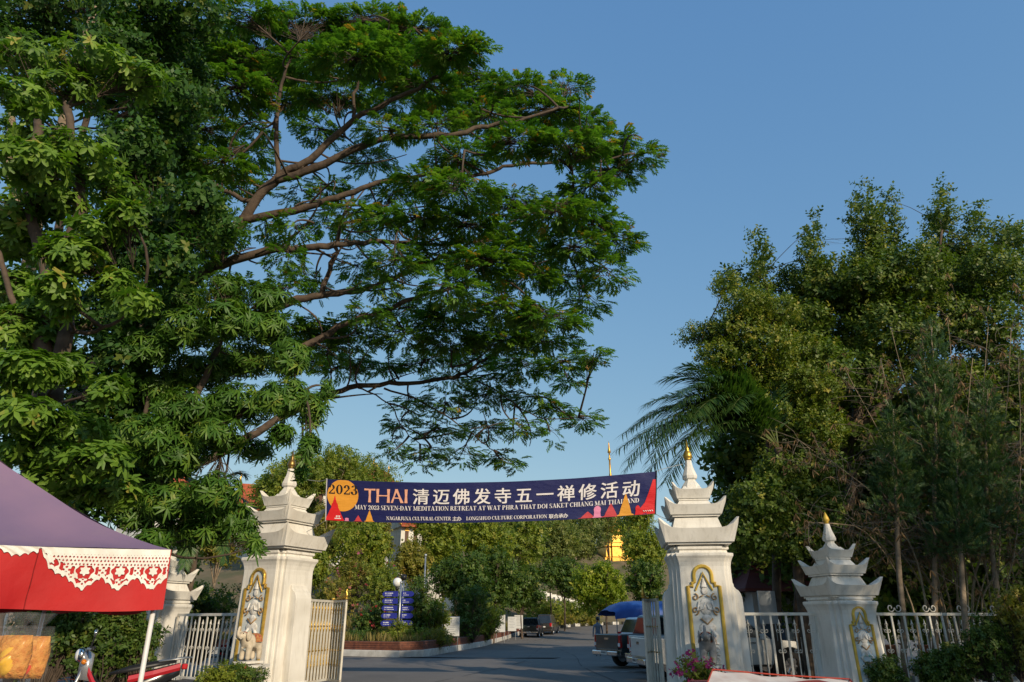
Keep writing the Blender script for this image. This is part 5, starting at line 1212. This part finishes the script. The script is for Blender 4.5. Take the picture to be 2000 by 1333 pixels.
TD = [template([blade((0,0,0), (math.cos(a)*.5, math.sin(a)*.5, -1), (math.cos(a+1.5),math.sin(a+1.5),.2), 1, .09, .1, 2) for a in np.linspace(0,5,4)+s]) for s in range(3)]
pp = np.concatenate([en, e2, e3]); pp = pp[rng.uniform(size=len(pp)) < .8]
grow(bam, 'dry_leaves', drym, TD, .19, pp, np.tile(np.array((0,0,1.0)),(len(pp),1))+rng.normal(size=pp.shape)*.3, rng, .35)
# ---------------------------------------------------------------- palms
palm_leaf = leafmat('palm_leaf', [(0,(.018,.05,.016)),(.5,(.035,.08,.022)),(1,(.075,.12,.035))], .25, .4, .5)
def palm(base, crown_pt, fronds, label, trunk_r=.16, seed=1, leaf=.55):
    rg = random.Random(seed); o = empty('palm_tree', base, 0, label, 'palm'); iv = -o.location; c = crown_pt+iv
    limb([(0,0,-.1),(.05,0,c.z*.5),tuple(c)], trunk_r, trunk_r*.75, 'trunk', bark, o, .01, 10)
    for tip, sag, wd in fronds:
        t = tip+iv; L = (t-c).length; pts = []
        for i in range(15):
            s = i/14; p = c.lerp(t, s); p.z += sag*4*s*(1-s); pts.append(p)
        f = MB().tube(pts, [.03*(1-.85*i/14) for i in range(15)], 6).obj('frond', M('palm_rachis', (.11,.14,.04), .6), o, smooth=True)
        bl = []; n = 78
        for i in range(n):
            s = .12+.88*i/n; q = s*14; a = int(min(13,q)); p = pts[a].lerp(pts[a+1], q-a); d = (pts[a+1]-pts[a]).normalized(); side = d.cross(Vector((0,0,1))).normalized(); upv = side.cross(d)
            for sg in (-1,1):
                ll = leaf*wd*(math.sin(math.pi*(.12+.80*s))**.6)*rg.uniform(.88,1.1)
                dd = d*(.55+.5*s)+side*sg*.85+upv*rg.uniform(.1,.45)
                bl.append(blade(p, dd, upv, ll, .021, rg.uniform(.28,.6), 3, .2))
        tv, tf = template(bl); me = bulk_mesh('leaflets', tv, tf, palm_leaf, np.repeat(np.array([rg.random()*.7+.15 for _ in range(len(tf)//6+1)]), 6)[:len(tf)]); lo = bpy.data.objects.new('leaflets', me); link(lo, f); lo['kind'] = 'stuff'
    return o
pc = P(1520,875,20.9)
tips = [((1205,880,19.6),.9,1.0),((1262,790,20.0),.8,1.0),((1335,715,20.4),.6,.9),((1240,955,19.2),1.1,1.0),((1410,690,20.8),.4,.9),((1330,870,19.2),1.0,1.0),((1500,720,21.2),.4,.8),((1290,845,20.6),1.2,1.0),((1230,840,20.4),1.0,1.0),((1300,740,20.6),.8,1.0),((1360,760,19.8),.9,1.0),((1270,900,19.0),1.3,1.0),((1430,800,19.2),.9,.9),((1220,920,20.2),1.2,1.0),((1215,850,19.4),1.1,1.0),((1250,820,19.8),.9,1.0),((1310,800,19.2),1.0,1.0),((1350,820,18.8),1.1,1.0),((1390,740,19.6),.7,1.0),((1300,945,18.9),1.2,1.0),((1225,900,19.0),1.2,1.1),((1275,865,18.8),1.1,1.1),((1320,770,19.0),.9,1.1),((1240,860,18.8),1.0,1.1)]
palm((pc.x,pc.y,0), pc, [(P(t[0],t[1],t[2]-.2), s, w) for t, s, w in tips], 'arching feather palm behind the tall right pillar', .17, 61, .92)
pc = P(395,985,22.5)
palm((pc.x,pc.y,0), pc, [(P(*t), s, w) for t, s, w in (((250,1040,21.8),.8,.9),((300,1085,21.5),.9,.9),((360,1110,21.6),.7,.8),((440,1100,21.8),.8,.9),((520,1030,22.4),.6,.8),((330,930,23),.4,.8),((480,930,23.2),.4,.8),((270,980,22.6),.6,.9))], 'small drooping palm behind the left fence', .10, 62, .65)

# ---------------------------------------------------------------- hillside trees
TB = [t_twiglet(7, .50, .13, s+60, seg=1) for s in range(5)]
greens = {
 'olive': leafmat('leaf_olive', [(0,(.060,.075,.018)),(.5,(.11,.12,.028)),(.85,(.16,.155,.036)),(1,(.20,.15,.05))], .38, gain=(1.95,1.75,1.3)),
 'light': leafmat('leaf_light', [(0,(.055,.085,.020)),(.5,(.10,.14,.030)),(.85,(.15,.18,.038)),(1,(.20,.20,.05))], .40, gain=(1.9,1.75,1.3)),
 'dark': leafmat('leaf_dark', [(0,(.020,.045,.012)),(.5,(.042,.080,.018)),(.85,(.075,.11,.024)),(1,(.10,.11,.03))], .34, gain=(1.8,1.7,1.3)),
 'mid': leafmat('leaf_mid', [(0,(.050,.085,.015)),(.5,(.105,.145,.024)),(.85,(.16,.19,.033)),(1,(.16,.15,.035))], .38, gain=(1.95,1.75,1.3)),
 'lime': leafmat('leaf_lime', [(0,(.055,.095,.012)),(.5,(.11,.16,.018)),(.85,(.17,.21,.025)),(1,(.24,.23,.04))], .40, gain=(1.9,1.75,1.3)),
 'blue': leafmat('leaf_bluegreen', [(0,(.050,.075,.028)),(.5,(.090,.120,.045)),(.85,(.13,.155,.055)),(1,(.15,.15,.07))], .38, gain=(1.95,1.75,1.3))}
def hill_tree(px, py, D, rx, ry, col, label, seed, n=900, leaf=.55, nm='tree', cat='tree', tr=.11, grp='trees on the slope beyond the gate', pale=False, squash=.8):
    rng = np.random.default_rng(seed); random.seed(seed); c = P(px,py,D); k = ppm(py,D); RX, RZ = rx/k, ry/k
    z0 = gz(c.x,c.y); o = empty(nm, (c.x,c.y,z0), 0, label, cat, grp); cl = np.array((0,0,c.z-z0)); NB = []
    bm_ = bark_pale if pale else bark
    bot = max(.0, c.z-z0-RZ*.4)
    if nm == 'tree':
        NB += limb([(0,0,-.3),(rng.uniform(-.2,.2),0,bot*.6),(rng.uniform(-.3,.3),0,bot+RZ*.2)], tr, tr*.6, 'trunk', bm_, o, .02, 7)
        for i in range(4):
            a = 2*math.pi*i/4+rng.uniform(0,1); NB += limb([(0,0,bot*.6),(math.cos(a)*RX*.4,math.sin(a)*RX*.4,cl[2]),(math.cos(a)*RX*.7,math.sin(a)*RX*.6,cl[2]+RZ*.5)], tr*.5, .02, 'limb', bm_, o, .02, 5)
    # lumpy crown: sub-clumps on a rough ellipsoid
    m = 16 if nm == 'tree' else 14; u = nrm(rng.normal(size=(m,3))); cc = cl+u*np.array((RX,RX*squash,RZ))*rng.uniform(.25 if nm != 'tree' else .35,.95 if nm != 'tree' else .8,size=(m,1)); cr = rng.uniform(.22,.5,size=m)*(1 if nm == 'tree' else 1.15)
    PT, OUT = [], []
    for i in range(m):
        q = max(8, int(n/m)); v = nrm(rng.normal(size=(q,3))); rr = np.where(rng.uniform(size=(q,1)) < .75, rng.uniform(.75,1.05,size=(q,1)), rng.uniform(.2,.8,size=(q,1)))
        PT.append(cc[i]+v*rr*cr[i]*np.array((RX,RX*squash,RZ))); OUT.append(v)
    PT, OUT = np.concatenate(PT), np.concatenate(OUT)
    keep = PT[:,2] > (.05 if nm != 'tree' else .4); PT, OUT = PT[keep], OUT[keep]
    if nm != 'tree': NB = [Vector((0,0,0.05)), Vector((.1,0,.3)), Vector((-.1,.1,.3))]
    grow(o, 'crown' if nm == 'tree' else 'foliage', greens[col], TB, leaf, PT, nrm(OUT*.8+rng.normal(size=OUT.shape)*.5+np.array((0,0,.35))), rng, .3)
    nd = np.array([tuple(q) for q in NB]); sel = rng.uniform(size=len(PT)) < (.10 if nm == 'tree' else .2); B = PT[sel]; near = nd[np.linalg.norm(B[:,None]-nd[None],axis=2).argmin(1)]
    v, f = bulk_twigs(near, B, .02, .006, rng, .12, 3, 3); c_ = bpy.data.objects.new('twigs' if nm == 'tree' else 'stems', bulk_mesh('twigs', v, f, dry_twig if pale else twig_mat, smooth=True)); link(c_, o); c_['kind'] = 'stuff'
    return o, PT, OUT
HT = [
 (560,950,56,74,72,'light','pale olive tree behind the left pillar finial',2000,.5,1),
 (650,935,62,66,60,'light','pale feathery tree showing above the left end of the banner',1700,.45,1),
 (722,940,66,52,62,'light','pale feathery tree behind the word on the banner left half',1300,.45,1),
 (640,1045,52,55,50,'olive','olive bush-crowned tree with pale stems below the banner left end',1400,.42,1),
 (705,1075,50,60,55,'mid','green tree right of the left pillar, below the banner',1400,.45,1),
 (738,1050,60,36,40,'olive','olive tree before the white temple wall',900,.5,1),
 (865,1065,58,55,60,'mid','full green tree under the middle of the banner, left of centre',1500,.5,0),
 (935,1060,62,65,58,'mid','broad green tree under the middle of the banner',1700,.5,0),
 (900,1130,50,60,48,'dark','dark low-branched tree behind the white notice board',1500,.42,0),
 (965,1135,56,55,55,'dark','dark tree left of the two kerbside vehicles',1400,.45,0),
 (1015,1065,74,60,55,'light','yellowish tree behind the dark kerbside trees',1400,.55,1),
 (1020,1150,66,50,50,'dark','dark tree overhanging the pickup at the left kerb',1200,.5,0),
 (1075,1065,90,60,52,'blue','blue-green tree left of the golden stupa, lower',1400,.6,0),
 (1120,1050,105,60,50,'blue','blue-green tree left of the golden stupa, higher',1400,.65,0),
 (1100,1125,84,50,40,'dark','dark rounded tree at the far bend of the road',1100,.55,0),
 (1180,1145,64,52,50,'lime','bright lime-green round tree before the golden stupa',2200,.45,0),
 (1255,1080,70,45,60,'mid','green tree right of the golden stupa beside the tall right pillar',1300,.5,0),
 (1262,1150,58,40,45,'dark','dark tree just left of the tall right pillar',1000,.45,0),
 (806,1098,54,34,34,'olive','olive tree under the temple roofs',1000,.45,1),
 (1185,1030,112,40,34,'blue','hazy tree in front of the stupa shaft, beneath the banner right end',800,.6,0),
 (600,1110,46,40,50,'mid','leafy tree just right of the left pillar shaft',1000,.4,0),
 (430,1060,44,60,46,'olive','olive tree behind the left fence beyond the palm',1000,.45,1),
 (330,1090,40,60,46,'dark','dark tree behind the tent roof corner',1000,.45,0),
]
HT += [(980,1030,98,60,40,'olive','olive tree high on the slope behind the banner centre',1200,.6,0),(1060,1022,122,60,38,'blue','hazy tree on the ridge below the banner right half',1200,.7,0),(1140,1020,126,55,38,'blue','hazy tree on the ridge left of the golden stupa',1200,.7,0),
 (1245,1030,100,45,50,'mid','green tree on the ridge right of the golden stupa',1300,.6,0),(895,1025,80,60,40,'mid','green tree on the ridge below the banner centre',1200,.55,0),(830,1022,80,40,34,'olive','olive tree behind the low orange temple roof',900,.5,0),(690,1020,72,60,40,'mid','green tree behind the banner left end',1000,.5,0),(595,1010,66,50,46,'olive','olive tree just right of the left pillar roof',1000,.5,1)]
for i, (px,py,D,rx,ry,col,lb,n,lf,pale) in enumerate(HT):
    if px > 855 and py < 1100 and D < 95: py -= 12; ry *= 1.15
    n = int(n*1.15)
    hill_tree(px,py,D,rx,ry,col,lb,100+i,n,lf,pale=bool(pale))
flower = {}
def blossoms(o, PT, OUT, col, name, n, size, seed, ztop=.3):
    rng = np.random.default_rng(seed); m = leafmat(name, [(0,tuple(c*.6 for c in col)),(1,col)], .35, .6, .2, (1.2,.9,.9)); h = PT[:,2]; ok = np.where(h > np.quantile(h, ztop))[0]; s = rng.choice(ok, min(n, len(ok)), replace=False)
    cl = []; base = PT[s]+OUT[s]*.12
    for k in range(5): cl.append(base+rng.normal(size=base.shape)*size*1.2)
    B = np.concatenate(cl); grow(o, 'blossoms', m, [t_whorl(5,.35,.1,.5,2,3)], size, B, rng.normal(size=B.shape)+np.array((0,-.6,.6)), rng, .3)
SH = [
 (720,1215,39.5,38,42,'dark','shrub with red flowers left of the blue arrow boards',900,.22,(.55,.03,.05),14),
 (650,1180,42,42,45,'olive','rosy flowering shrub right of the left gate leaf',1000,.26,(.50,.12,.12),26),
 (745,1140,46,45,40,'light','yellow-green shrub with red blossoms above the arrow boards',900,.28,(.60,.04,.08),12),
 (690,1125,47,40,36,'olive','brownish shrub with pink blossoms on the slope',800,.28,(.55,.10,.22),18),
 (815,1195,40,40,52,'dark','tall dark shrub right of the arrow boards',1100,.26,None,0),
 (850,1215,41,26,40,'mid','leafy shrub touching the silver pole',600,.24,None,0),
 (920,1200,46,40,46,'dark','dark shrub right of the white notice board',900,.28,None,0),
 (950,1215,52,30,34,'mid','low green shrub before the farther notice boards',600,.28,None,0),
 (780,1240,37.6,45,22,'mid','low ground shrub at the foot of the direction post',600,.20,None,0),
 (850,1250,39,45,16,'olive','dry low shrub along the planter wall',500,.20,None,0),
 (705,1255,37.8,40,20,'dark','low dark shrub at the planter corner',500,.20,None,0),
 (1060,1195,92,40,20,'mid','green hedge clump on the far bend, left part',700,.4,None,0),
 (1120,1195,98,45,24,'light','sunlit grassy clump on the far bank',700,.4,None,0),
 (1090,1212,90,50,12,'olive','low brown hedge along the painted kerb',700,.32,None,0),
 (1150,1212,95,30,12,'olive','low brown hedge at the end of the painted kerb',500,.32,None,0),
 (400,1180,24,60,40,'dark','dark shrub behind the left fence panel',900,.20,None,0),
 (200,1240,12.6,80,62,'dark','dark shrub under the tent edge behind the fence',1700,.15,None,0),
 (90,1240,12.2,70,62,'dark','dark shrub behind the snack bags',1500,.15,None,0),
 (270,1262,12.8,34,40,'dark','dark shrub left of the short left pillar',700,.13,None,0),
 (470,1326,16.6,42,24,'dark','low bush at the foot of the cream elephant statue',800,.11,(.5,.06,.04),5),
 (420,1330,16.2,40,24,'mid','small bush before the left fence panel',700,.11,None,0),
 (1845,1305,17.6,45,34,'dark','dark leafy shrub against the right fence, nearer the short pillar',1600,.14,None,0),
 (1935,1280,17.4,50,56,'dark','dark leafy shrub against the right fence near the frame edge',1600,.14,None,0),
 (1985,1230,17.2,45,80,'olive','brownish shrub cut by the right frame edge',1300,.14,None,0),
 (1735,1322,17.8,34,26,'dark','small dark shrub by the short right pillar',700,.13,None,0),
]
for i, (px,py,D,rx,ry,col,lb,n,lf,fc,fn) in enumerate(SH):
    o, PT, OUT = hill_tree(px,py,D,rx,ry,col,lb,300+i,n,lf,nm='shrub',cat='shrub',grp='shrubs along walls and slope')
    if fc: blossoms(o, PT, OUT, fc, 'petal_%d' % i, fn, lf*.35, 400+i)
# bougainvillea in front of the right pillar
o, PT, OUT = hill_tree(1365,1318,14.6,34,34,'mid','bougainvillea with pink flowers before the tall right pillar',360,260,.12,nm='bougainvillea',cat='shrub',grp='shrubs along walls and slope')
blossoms(o, PT, OUT, (.62,.04,.20), 'petal_pink', 26, .045, 461, .45)
# planting strip grass
rng = np.random.default_rng(77); pts = []
while len(pts) < 5200:
    x, y = rng.uniform(-16,3), rng.uniform(35,84); d = kerb_d(x,y)
    if .35 < d < 7: pts.append((x, y, gz(x,y) if d > 4 else road_z(y)+.6))
pts = np.array(pts); gt = [template([rhomb((0,0,0),(math.cos(a)*.5,math.sin(a)*.5,1),(math.cos(a),math.sin(a),.2),1,.05,.4) for a in np.linspace(0,6,6)+s]) for s in range(3)]
V, F, r = scatter(gt[0][0], gt[0][1], pts, np.tile(np.array((0,0,1.0)),(len(pts),1))+rng.normal(size=pts.shape)*.15, rng, .34, .5, 1)
g = bpy.data.objects.new('grass', bulk_mesh('grass', V, F, leafmat('dry_grass', [(0,(.06,.075,.02)),(.5,(.11,.10,.035)),(1,(.20,.15,.06))], .3), r)); link(g); tag(g, 'rough dry grass and weeds behind the planter wall', 'grass', kind='stuff')
# ================================================================== TEMPLE BUILDINGS ON THE HILL
tile = M('orange_roof_tile', (.42,.10,.035), .7, scale=3, col2=(.30,.06,.025), bump=.6, bscale=10); stucco = M('temple_white', (.74,.72,.67), .8, scale=1, col2=(.62,.59,.53), dirt=.3)
gilt = M('gilded_plate', (.66,.38,.08), .38, .8, scale=2, col2=(.46,.25,.05), bump=.2, bscale=6)
def hall(px, py, D, w, dp, hw, hr, rz, label, tiers=2):
    """temple hall: white walls with tall windows, steep tiled roofs in overlapping tiers, gilded ridge horns"""
    b = P(px, py, D); o = empty('temple_hall', (b.x,b.y,b.z), rz, label, 'temple', 'temple halls on the hill')
    zb = gz(b.x,b.y)-b.z-1.0
    MB().box((0,0,(hw+zb)/2), (w,dp,hw-zb)).obj('wall', stucco, o)
    for i in range(3):
        x = (-1+i)*w*.3; f = MB().box((x,-dp/2-.02,hw*.52), (w*.12,.06,hw*.55)).obj('window', M('dark_teak', (.10,.04,.02), .6), o); MB().add([(x-w*.08,-dp/2-.06,hw*.80),(x+w*.08,-dp/2-.06,hw*.80),(x,-dp/2-.06,hw*1.0)], [(0,1,2)]).obj('pediment', gilt, f)
    for t in range(tiers):
        ww = w*(1.12-.26*t); zz = hw-.15+t*hr*.34; h = hr*(.78+.22*t) if t else hr*.8; e = dp*(.66-.12*t)
        pr_ = [(-e,zz),(-e*.55,zz+h*.34),(0,zz+h),(e*.55,zz+h*.34),(e,zz)]
        ro = MB(); ro.loft([[(-ww/2,y,z) for y, z in pr_]+[(-ww/2,y,z-.12) for y, z in reversed(pr_)], [(ww/2,y,z) for y, z in pr_]+[(ww/2,y,z-.12) for y, z in reversed(pr_)]]).obj('roof', tile, o)
        for s in (-1,1):
            x = s*(ww/2+.04); MB().tube([(x,y,z+.08) for y, z in pr_], .11, 6).obj('barge_board', gilt, o, smooth=True)
            MB().tube([(x,0,zz+h),(x+s*.15,0,zz+h+.5),(x+s*.05,0,zz+h+.9),(x+s*.35,0,zz+h+1.3)], [.12,.10,.06,.015], 6).obj('ridge_horn', gilt, o, smooth=True)
            MB().add([(x-s*.06,y,z-.05) for y, z in pr_], [(0,1,2,3,4)]).obj('gable', stucco, o)
    return o
hall(797,1090,74,3.0,4.5,3.0,1.9,R(24),'white temple hall with orange tiled roof below the banner left half')
hall(842,1082,84,4.4,4.5,1.6,1.8,R(-14),'low orange tiled temple roof right of the white hall')
hall(665,1000,92,9.5,6,2.2,2.6,R(12),'temple hall roof among the pale trees above the banner left end')
hall(738,1005,96,4.5,5,2.2,3.0,R(70),'temple gable with curled ridge horn above the banner')
hall(520,1058,70,7,5,2.4,2.4,R(20),'dull red temple roof behind the left pillar roof tiers')
hall(300,1040,48,3.2,3.4,2.2,2.2,R(60),'small red roofed shrine behind the short left pillar')
# golden stupa
cb = P(1204,1150,128); ch = empty('golden_stupa', (cb.x,cb.y,cb.z), R(20), 'golden stupa with tall spire rising behind the banner right end', 'stupa')
def zz(py): return P(1200,py,128).z-cb.z
MB().loft([[(x*s,y*s,z) for x, y in plus_plan(2.4,2.9,3.4)] for z, s in ((-4,1.15),(zz(1135),1.15),(zz(1132),1.02),(zz(1112),1.0),(zz(1110),1.1),(zz(1106),1.1))]).obj('base', stucco, ch)
MB().loft([[(x*s,y*s,z) for x, y in plus_plan(1.7,2.1,2.5)] for z, s in ((zz(1106),1.2),(zz(1092),1.18),(zz(1090),1.05),(zz(1072),1.0),(zz(1070),1.08),(zz(1064),1.06),(zz(1062),.9),(zz(1048),.86))]).obj('tier', gilt, ch)
MB().lathe([(2.0,zz(1048)),(2.05,zz(1040)),(1.75,zz(1036)),(1.8,zz(1030)),(1.5,zz(1026)),(1.55,zz(1018)),(1.35,zz(1014)),(1.25,zz(1000)),(.95,zz(986)),(.7,zz(978)),(.8,zz(976)),(.5,zz(972))], n=24).obj('bell', gilt, ch, smooth=True)
MB().lathe([(.5*(1-.055*i)+(.06 if i % 2 else 0), zz(972-4*i)) for i in range(13)]+[(.17,zz(915)),(.15,zz(900)),(.30,zz(897)),(.14,zz(894)),(.13,zz(886)),(.34,zz(884)),(.20,zz(878)),(.08,zz(866)),(.01,zz(862))], n=14).obj('spire', gilt, ch, smooth=True)
# small orange spire on the slope
sb = P(1095,1128,114); so = empty('shrine_spire', (sb.x,sb.y,gz(sb.x,sb.y)), 0, 'small orange pointed shrine roof on the slope among the trees', 'shrine'); h0 = sb.z-so.location.z
MB().box((0,0,h0/2-.3), (.8,.8,h0+.6)).obj('wall', brick_dark, so); MB().lathe([(1.0,h0),(.75,h0+.5),(.5,h0+1.1),(.28,h0+1.9),(.1,h0+2.7),(.02,h0+3.2)], n=8).obj('roof', M('orange_paint', (.55,.2,.05), .6), so)
# white steps and boulders on the bank
st = empty('hill_steps', (0,0,0), 0, 'pale stone stairway climbing the bank behind the lime-green tree', 'stairs')
for i in range(14):
    p = P(1128+i*-9.0, 1178-i*2.6, 100+i*.6); MB().box((p.x,p.y,p.z-.4), (1.6,1.0,.9), R(20)).obj('step', stucco, st)
# house behind the right fence
hs = empty('guard_house', P(1530,1330,25.0), R(8), 'small white house with dark red roof behind the right fence', 'house'); hs.location.z = 0
MB().box((0,0,1.3), (2.6,2.4,2.6)).obj('wall', M('house_white', (.55,.56,.57), .8, col2=(.42,.43,.44)), hs)
hw_ = MB().box((.35,-1.22,1.55), (.8,.06,.9)).obj('window', glass, hs); MB().box((.35,-1.24,1.08), (.95,.1,.05)).obj('sill', white_paint, hw_)
MB().box((-.75,-1.22,1.0), (.75,.06,2.0)).obj('door', M('blue_door', (.03,.08,.16), .5), hs)
MB().loft([[(-1.8,-1.8,2.45),(1.8,-1.8,2.45),(1.8,1.8,2.45),(-1.8,1.8,2.45)],[(-1.8,-1.8,2.53),(1.8,-1.8,2.53),(1.8,1.8,2.53),(-1.8,1.8,2.53)],[(-.6,-.1,3.5),(.6,-.1,3.5),(.6,.1,3.5),(-.6,.1,3.5)]]).obj('roof', M('dark_red_roof', (.13,.03,.025), .7), hs)
sg = empty('info_sign', P(1518,1330,21.6), R(10), 'pale grey information sign behind the right fence panel', 'sign'); sg.location.z = 0
MB().box((0,0,1.95), (.55,.05,.9)).obj('board', M('pale_board', (.42,.45,.48), .5), sg, bevel=.01)
for s in (-1,1): MB().tube([(s*.2,.04,0),(s*.2,.04,1.9)], .025, 6).obj('leg', steel, sg)
# potted plants hanging behind the far right fence
for i, (px, lb) in enumerate(((1738,'potted plant behind the right fence, nearer the short pillar'),(1800,'potted plant behind the right fence, farther from the short pillar'))):
    c = P(px,1255,20.6); o = empty('potted_plant', (c.x,c.y,c.z-.42), 0, lb, 'plant', 'potted plants behind the right fence'); MB().lathe([(.12,0),(.17,.3),(.19,.32),(.19,.36),(.15,.36)], n=14).obj('pot', M('terracotta', (.3,.12,.06), .8), o, smooth=True)
    MB().box((0,0,-(c.z-.42)/2), (.4,.4,(c.z-.42))).obj('stand', white_wall, o)
    tv, tf = template([blade((0,0,.36),(math.cos(a)*.6,math.sin(a)*.6,1),(math.cos(a),math.sin(a),0),.4,.03,.5,3) for a in np.linspace(0,6.2,16)]); lf = bpy.data.objects.new('leaves', bulk_mesh('leaves', tv, tf, greens['light'], np.full(len(tf),.5))); link(lf, o)
# bystander beyond the parked cars
pp_ = P(1168,1240,36.5); pe = empty('person', (pp_.x,pp_.y,0), R(200), 'person in grey-blue clothes standing beside the parked cars', 'person')
V = [(0,0,.93),(0,0,1.12),(0,.01,1.33),(0,.01,1.45),(0,0,1.53)]; Rr = [.15,.14,.16,.07,.06]; E = [(0,1),(1,2),(2,3),(3,4)]
for s in (-1,1):
    k = len(V); V += [(s*.19,0,1.38),(s*.25,.0,1.10),(s*.24,-.06,.84)]; Rr += [.06,.045,.035]; E += [(2,k),(k,k+1),(k+1,k+2)]
    k = len(V); V += [(s*.09,0,.80),(s*.10,.0,.46),(s*.10,.02,.08),(s*.11,-.10,.03)]; Rr += [.10,.07,.05,.04]; E += [(0,k),(k,k+1),(k+1,k+2),(k+2,k+3)]
m = bpy.data.meshes.new('body'); m.from_pydata(V, E, []); b = bpy.data.objects.new('body', m); link(b, pe); b.modifiers.new('skin','SKIN').use_smooth_shade = True
for i, v in enumerate(m.skin_vertices[0].data): v.radius = (Rr[i], Rr[i]*.75); v.use_root = (i == 0)
ss = b.modifiers.new('sub','SUBSURF'); ss.levels = 1; ss.render_levels = 1; m.materials.append(M('grey_blue_cloth', (.17,.20,.26), .8))
skin = M('skin', (.42,.24,.15), .6); hd = MB().ball((0,0,1.63), .10, 14, 10, .82, .95, 1.15); hd.ball((0,-.10,1.62), .018, 6, 5); hd.obj('head', skin, pe, smooth=True)
MB().ball((0,.02,1.67), .105, 12, 8, .86, .95, 1.0).obj('hair', black, pe, smooth=True)
# trees on the camera's side of the road that shade the lower right
rngs = np.random.default_rng(91)
for i, (x, y, h, w, lb) in enumerate(((18.5,-4.5,13.6,4.4,'roadside tree out of frame, nearest the gateway'),(23.5,-1.5,16.8,4.6,'roadside tree out of frame, second from the gateway'),(28.5,2.0,18.5,4.8,'roadside tree out of frame, third from the gateway'),(34,5.5,19.5,5.4,'roadside tree out of frame, farthest right'))):
    random.seed(500+i); o = empty('roadside_tree', (x,y,0), 0, lb, 'tree', 'roadside trees beside the viewer'); limb([(0,0,-.2),(.2,0,h*.3),(0,.2,h*.75)], .35, .12, 'trunk', bark, o, .03, 8)
    n = 2600; u = nrm(rngs.normal(size=(n,3))); PT = np.array((0,0,h*.52))+u*np.array((w,w,h*.46))*rngs.uniform(.3,1,size=(n,1))**.5
    # clumps leave gaps the sun comes through
    keep = (np.sin(PT[:,0]*1.9+i)+np.sin(PT[:,1]*1.7)+np.sin(PT[:,2]*1.6)) > -.75; PT = PT[keep]
    grow(o, 'crown', greens['mid'], TB, .6, PT, nrm(u[keep]+np.array((0,0,.4))), rngs, .3)
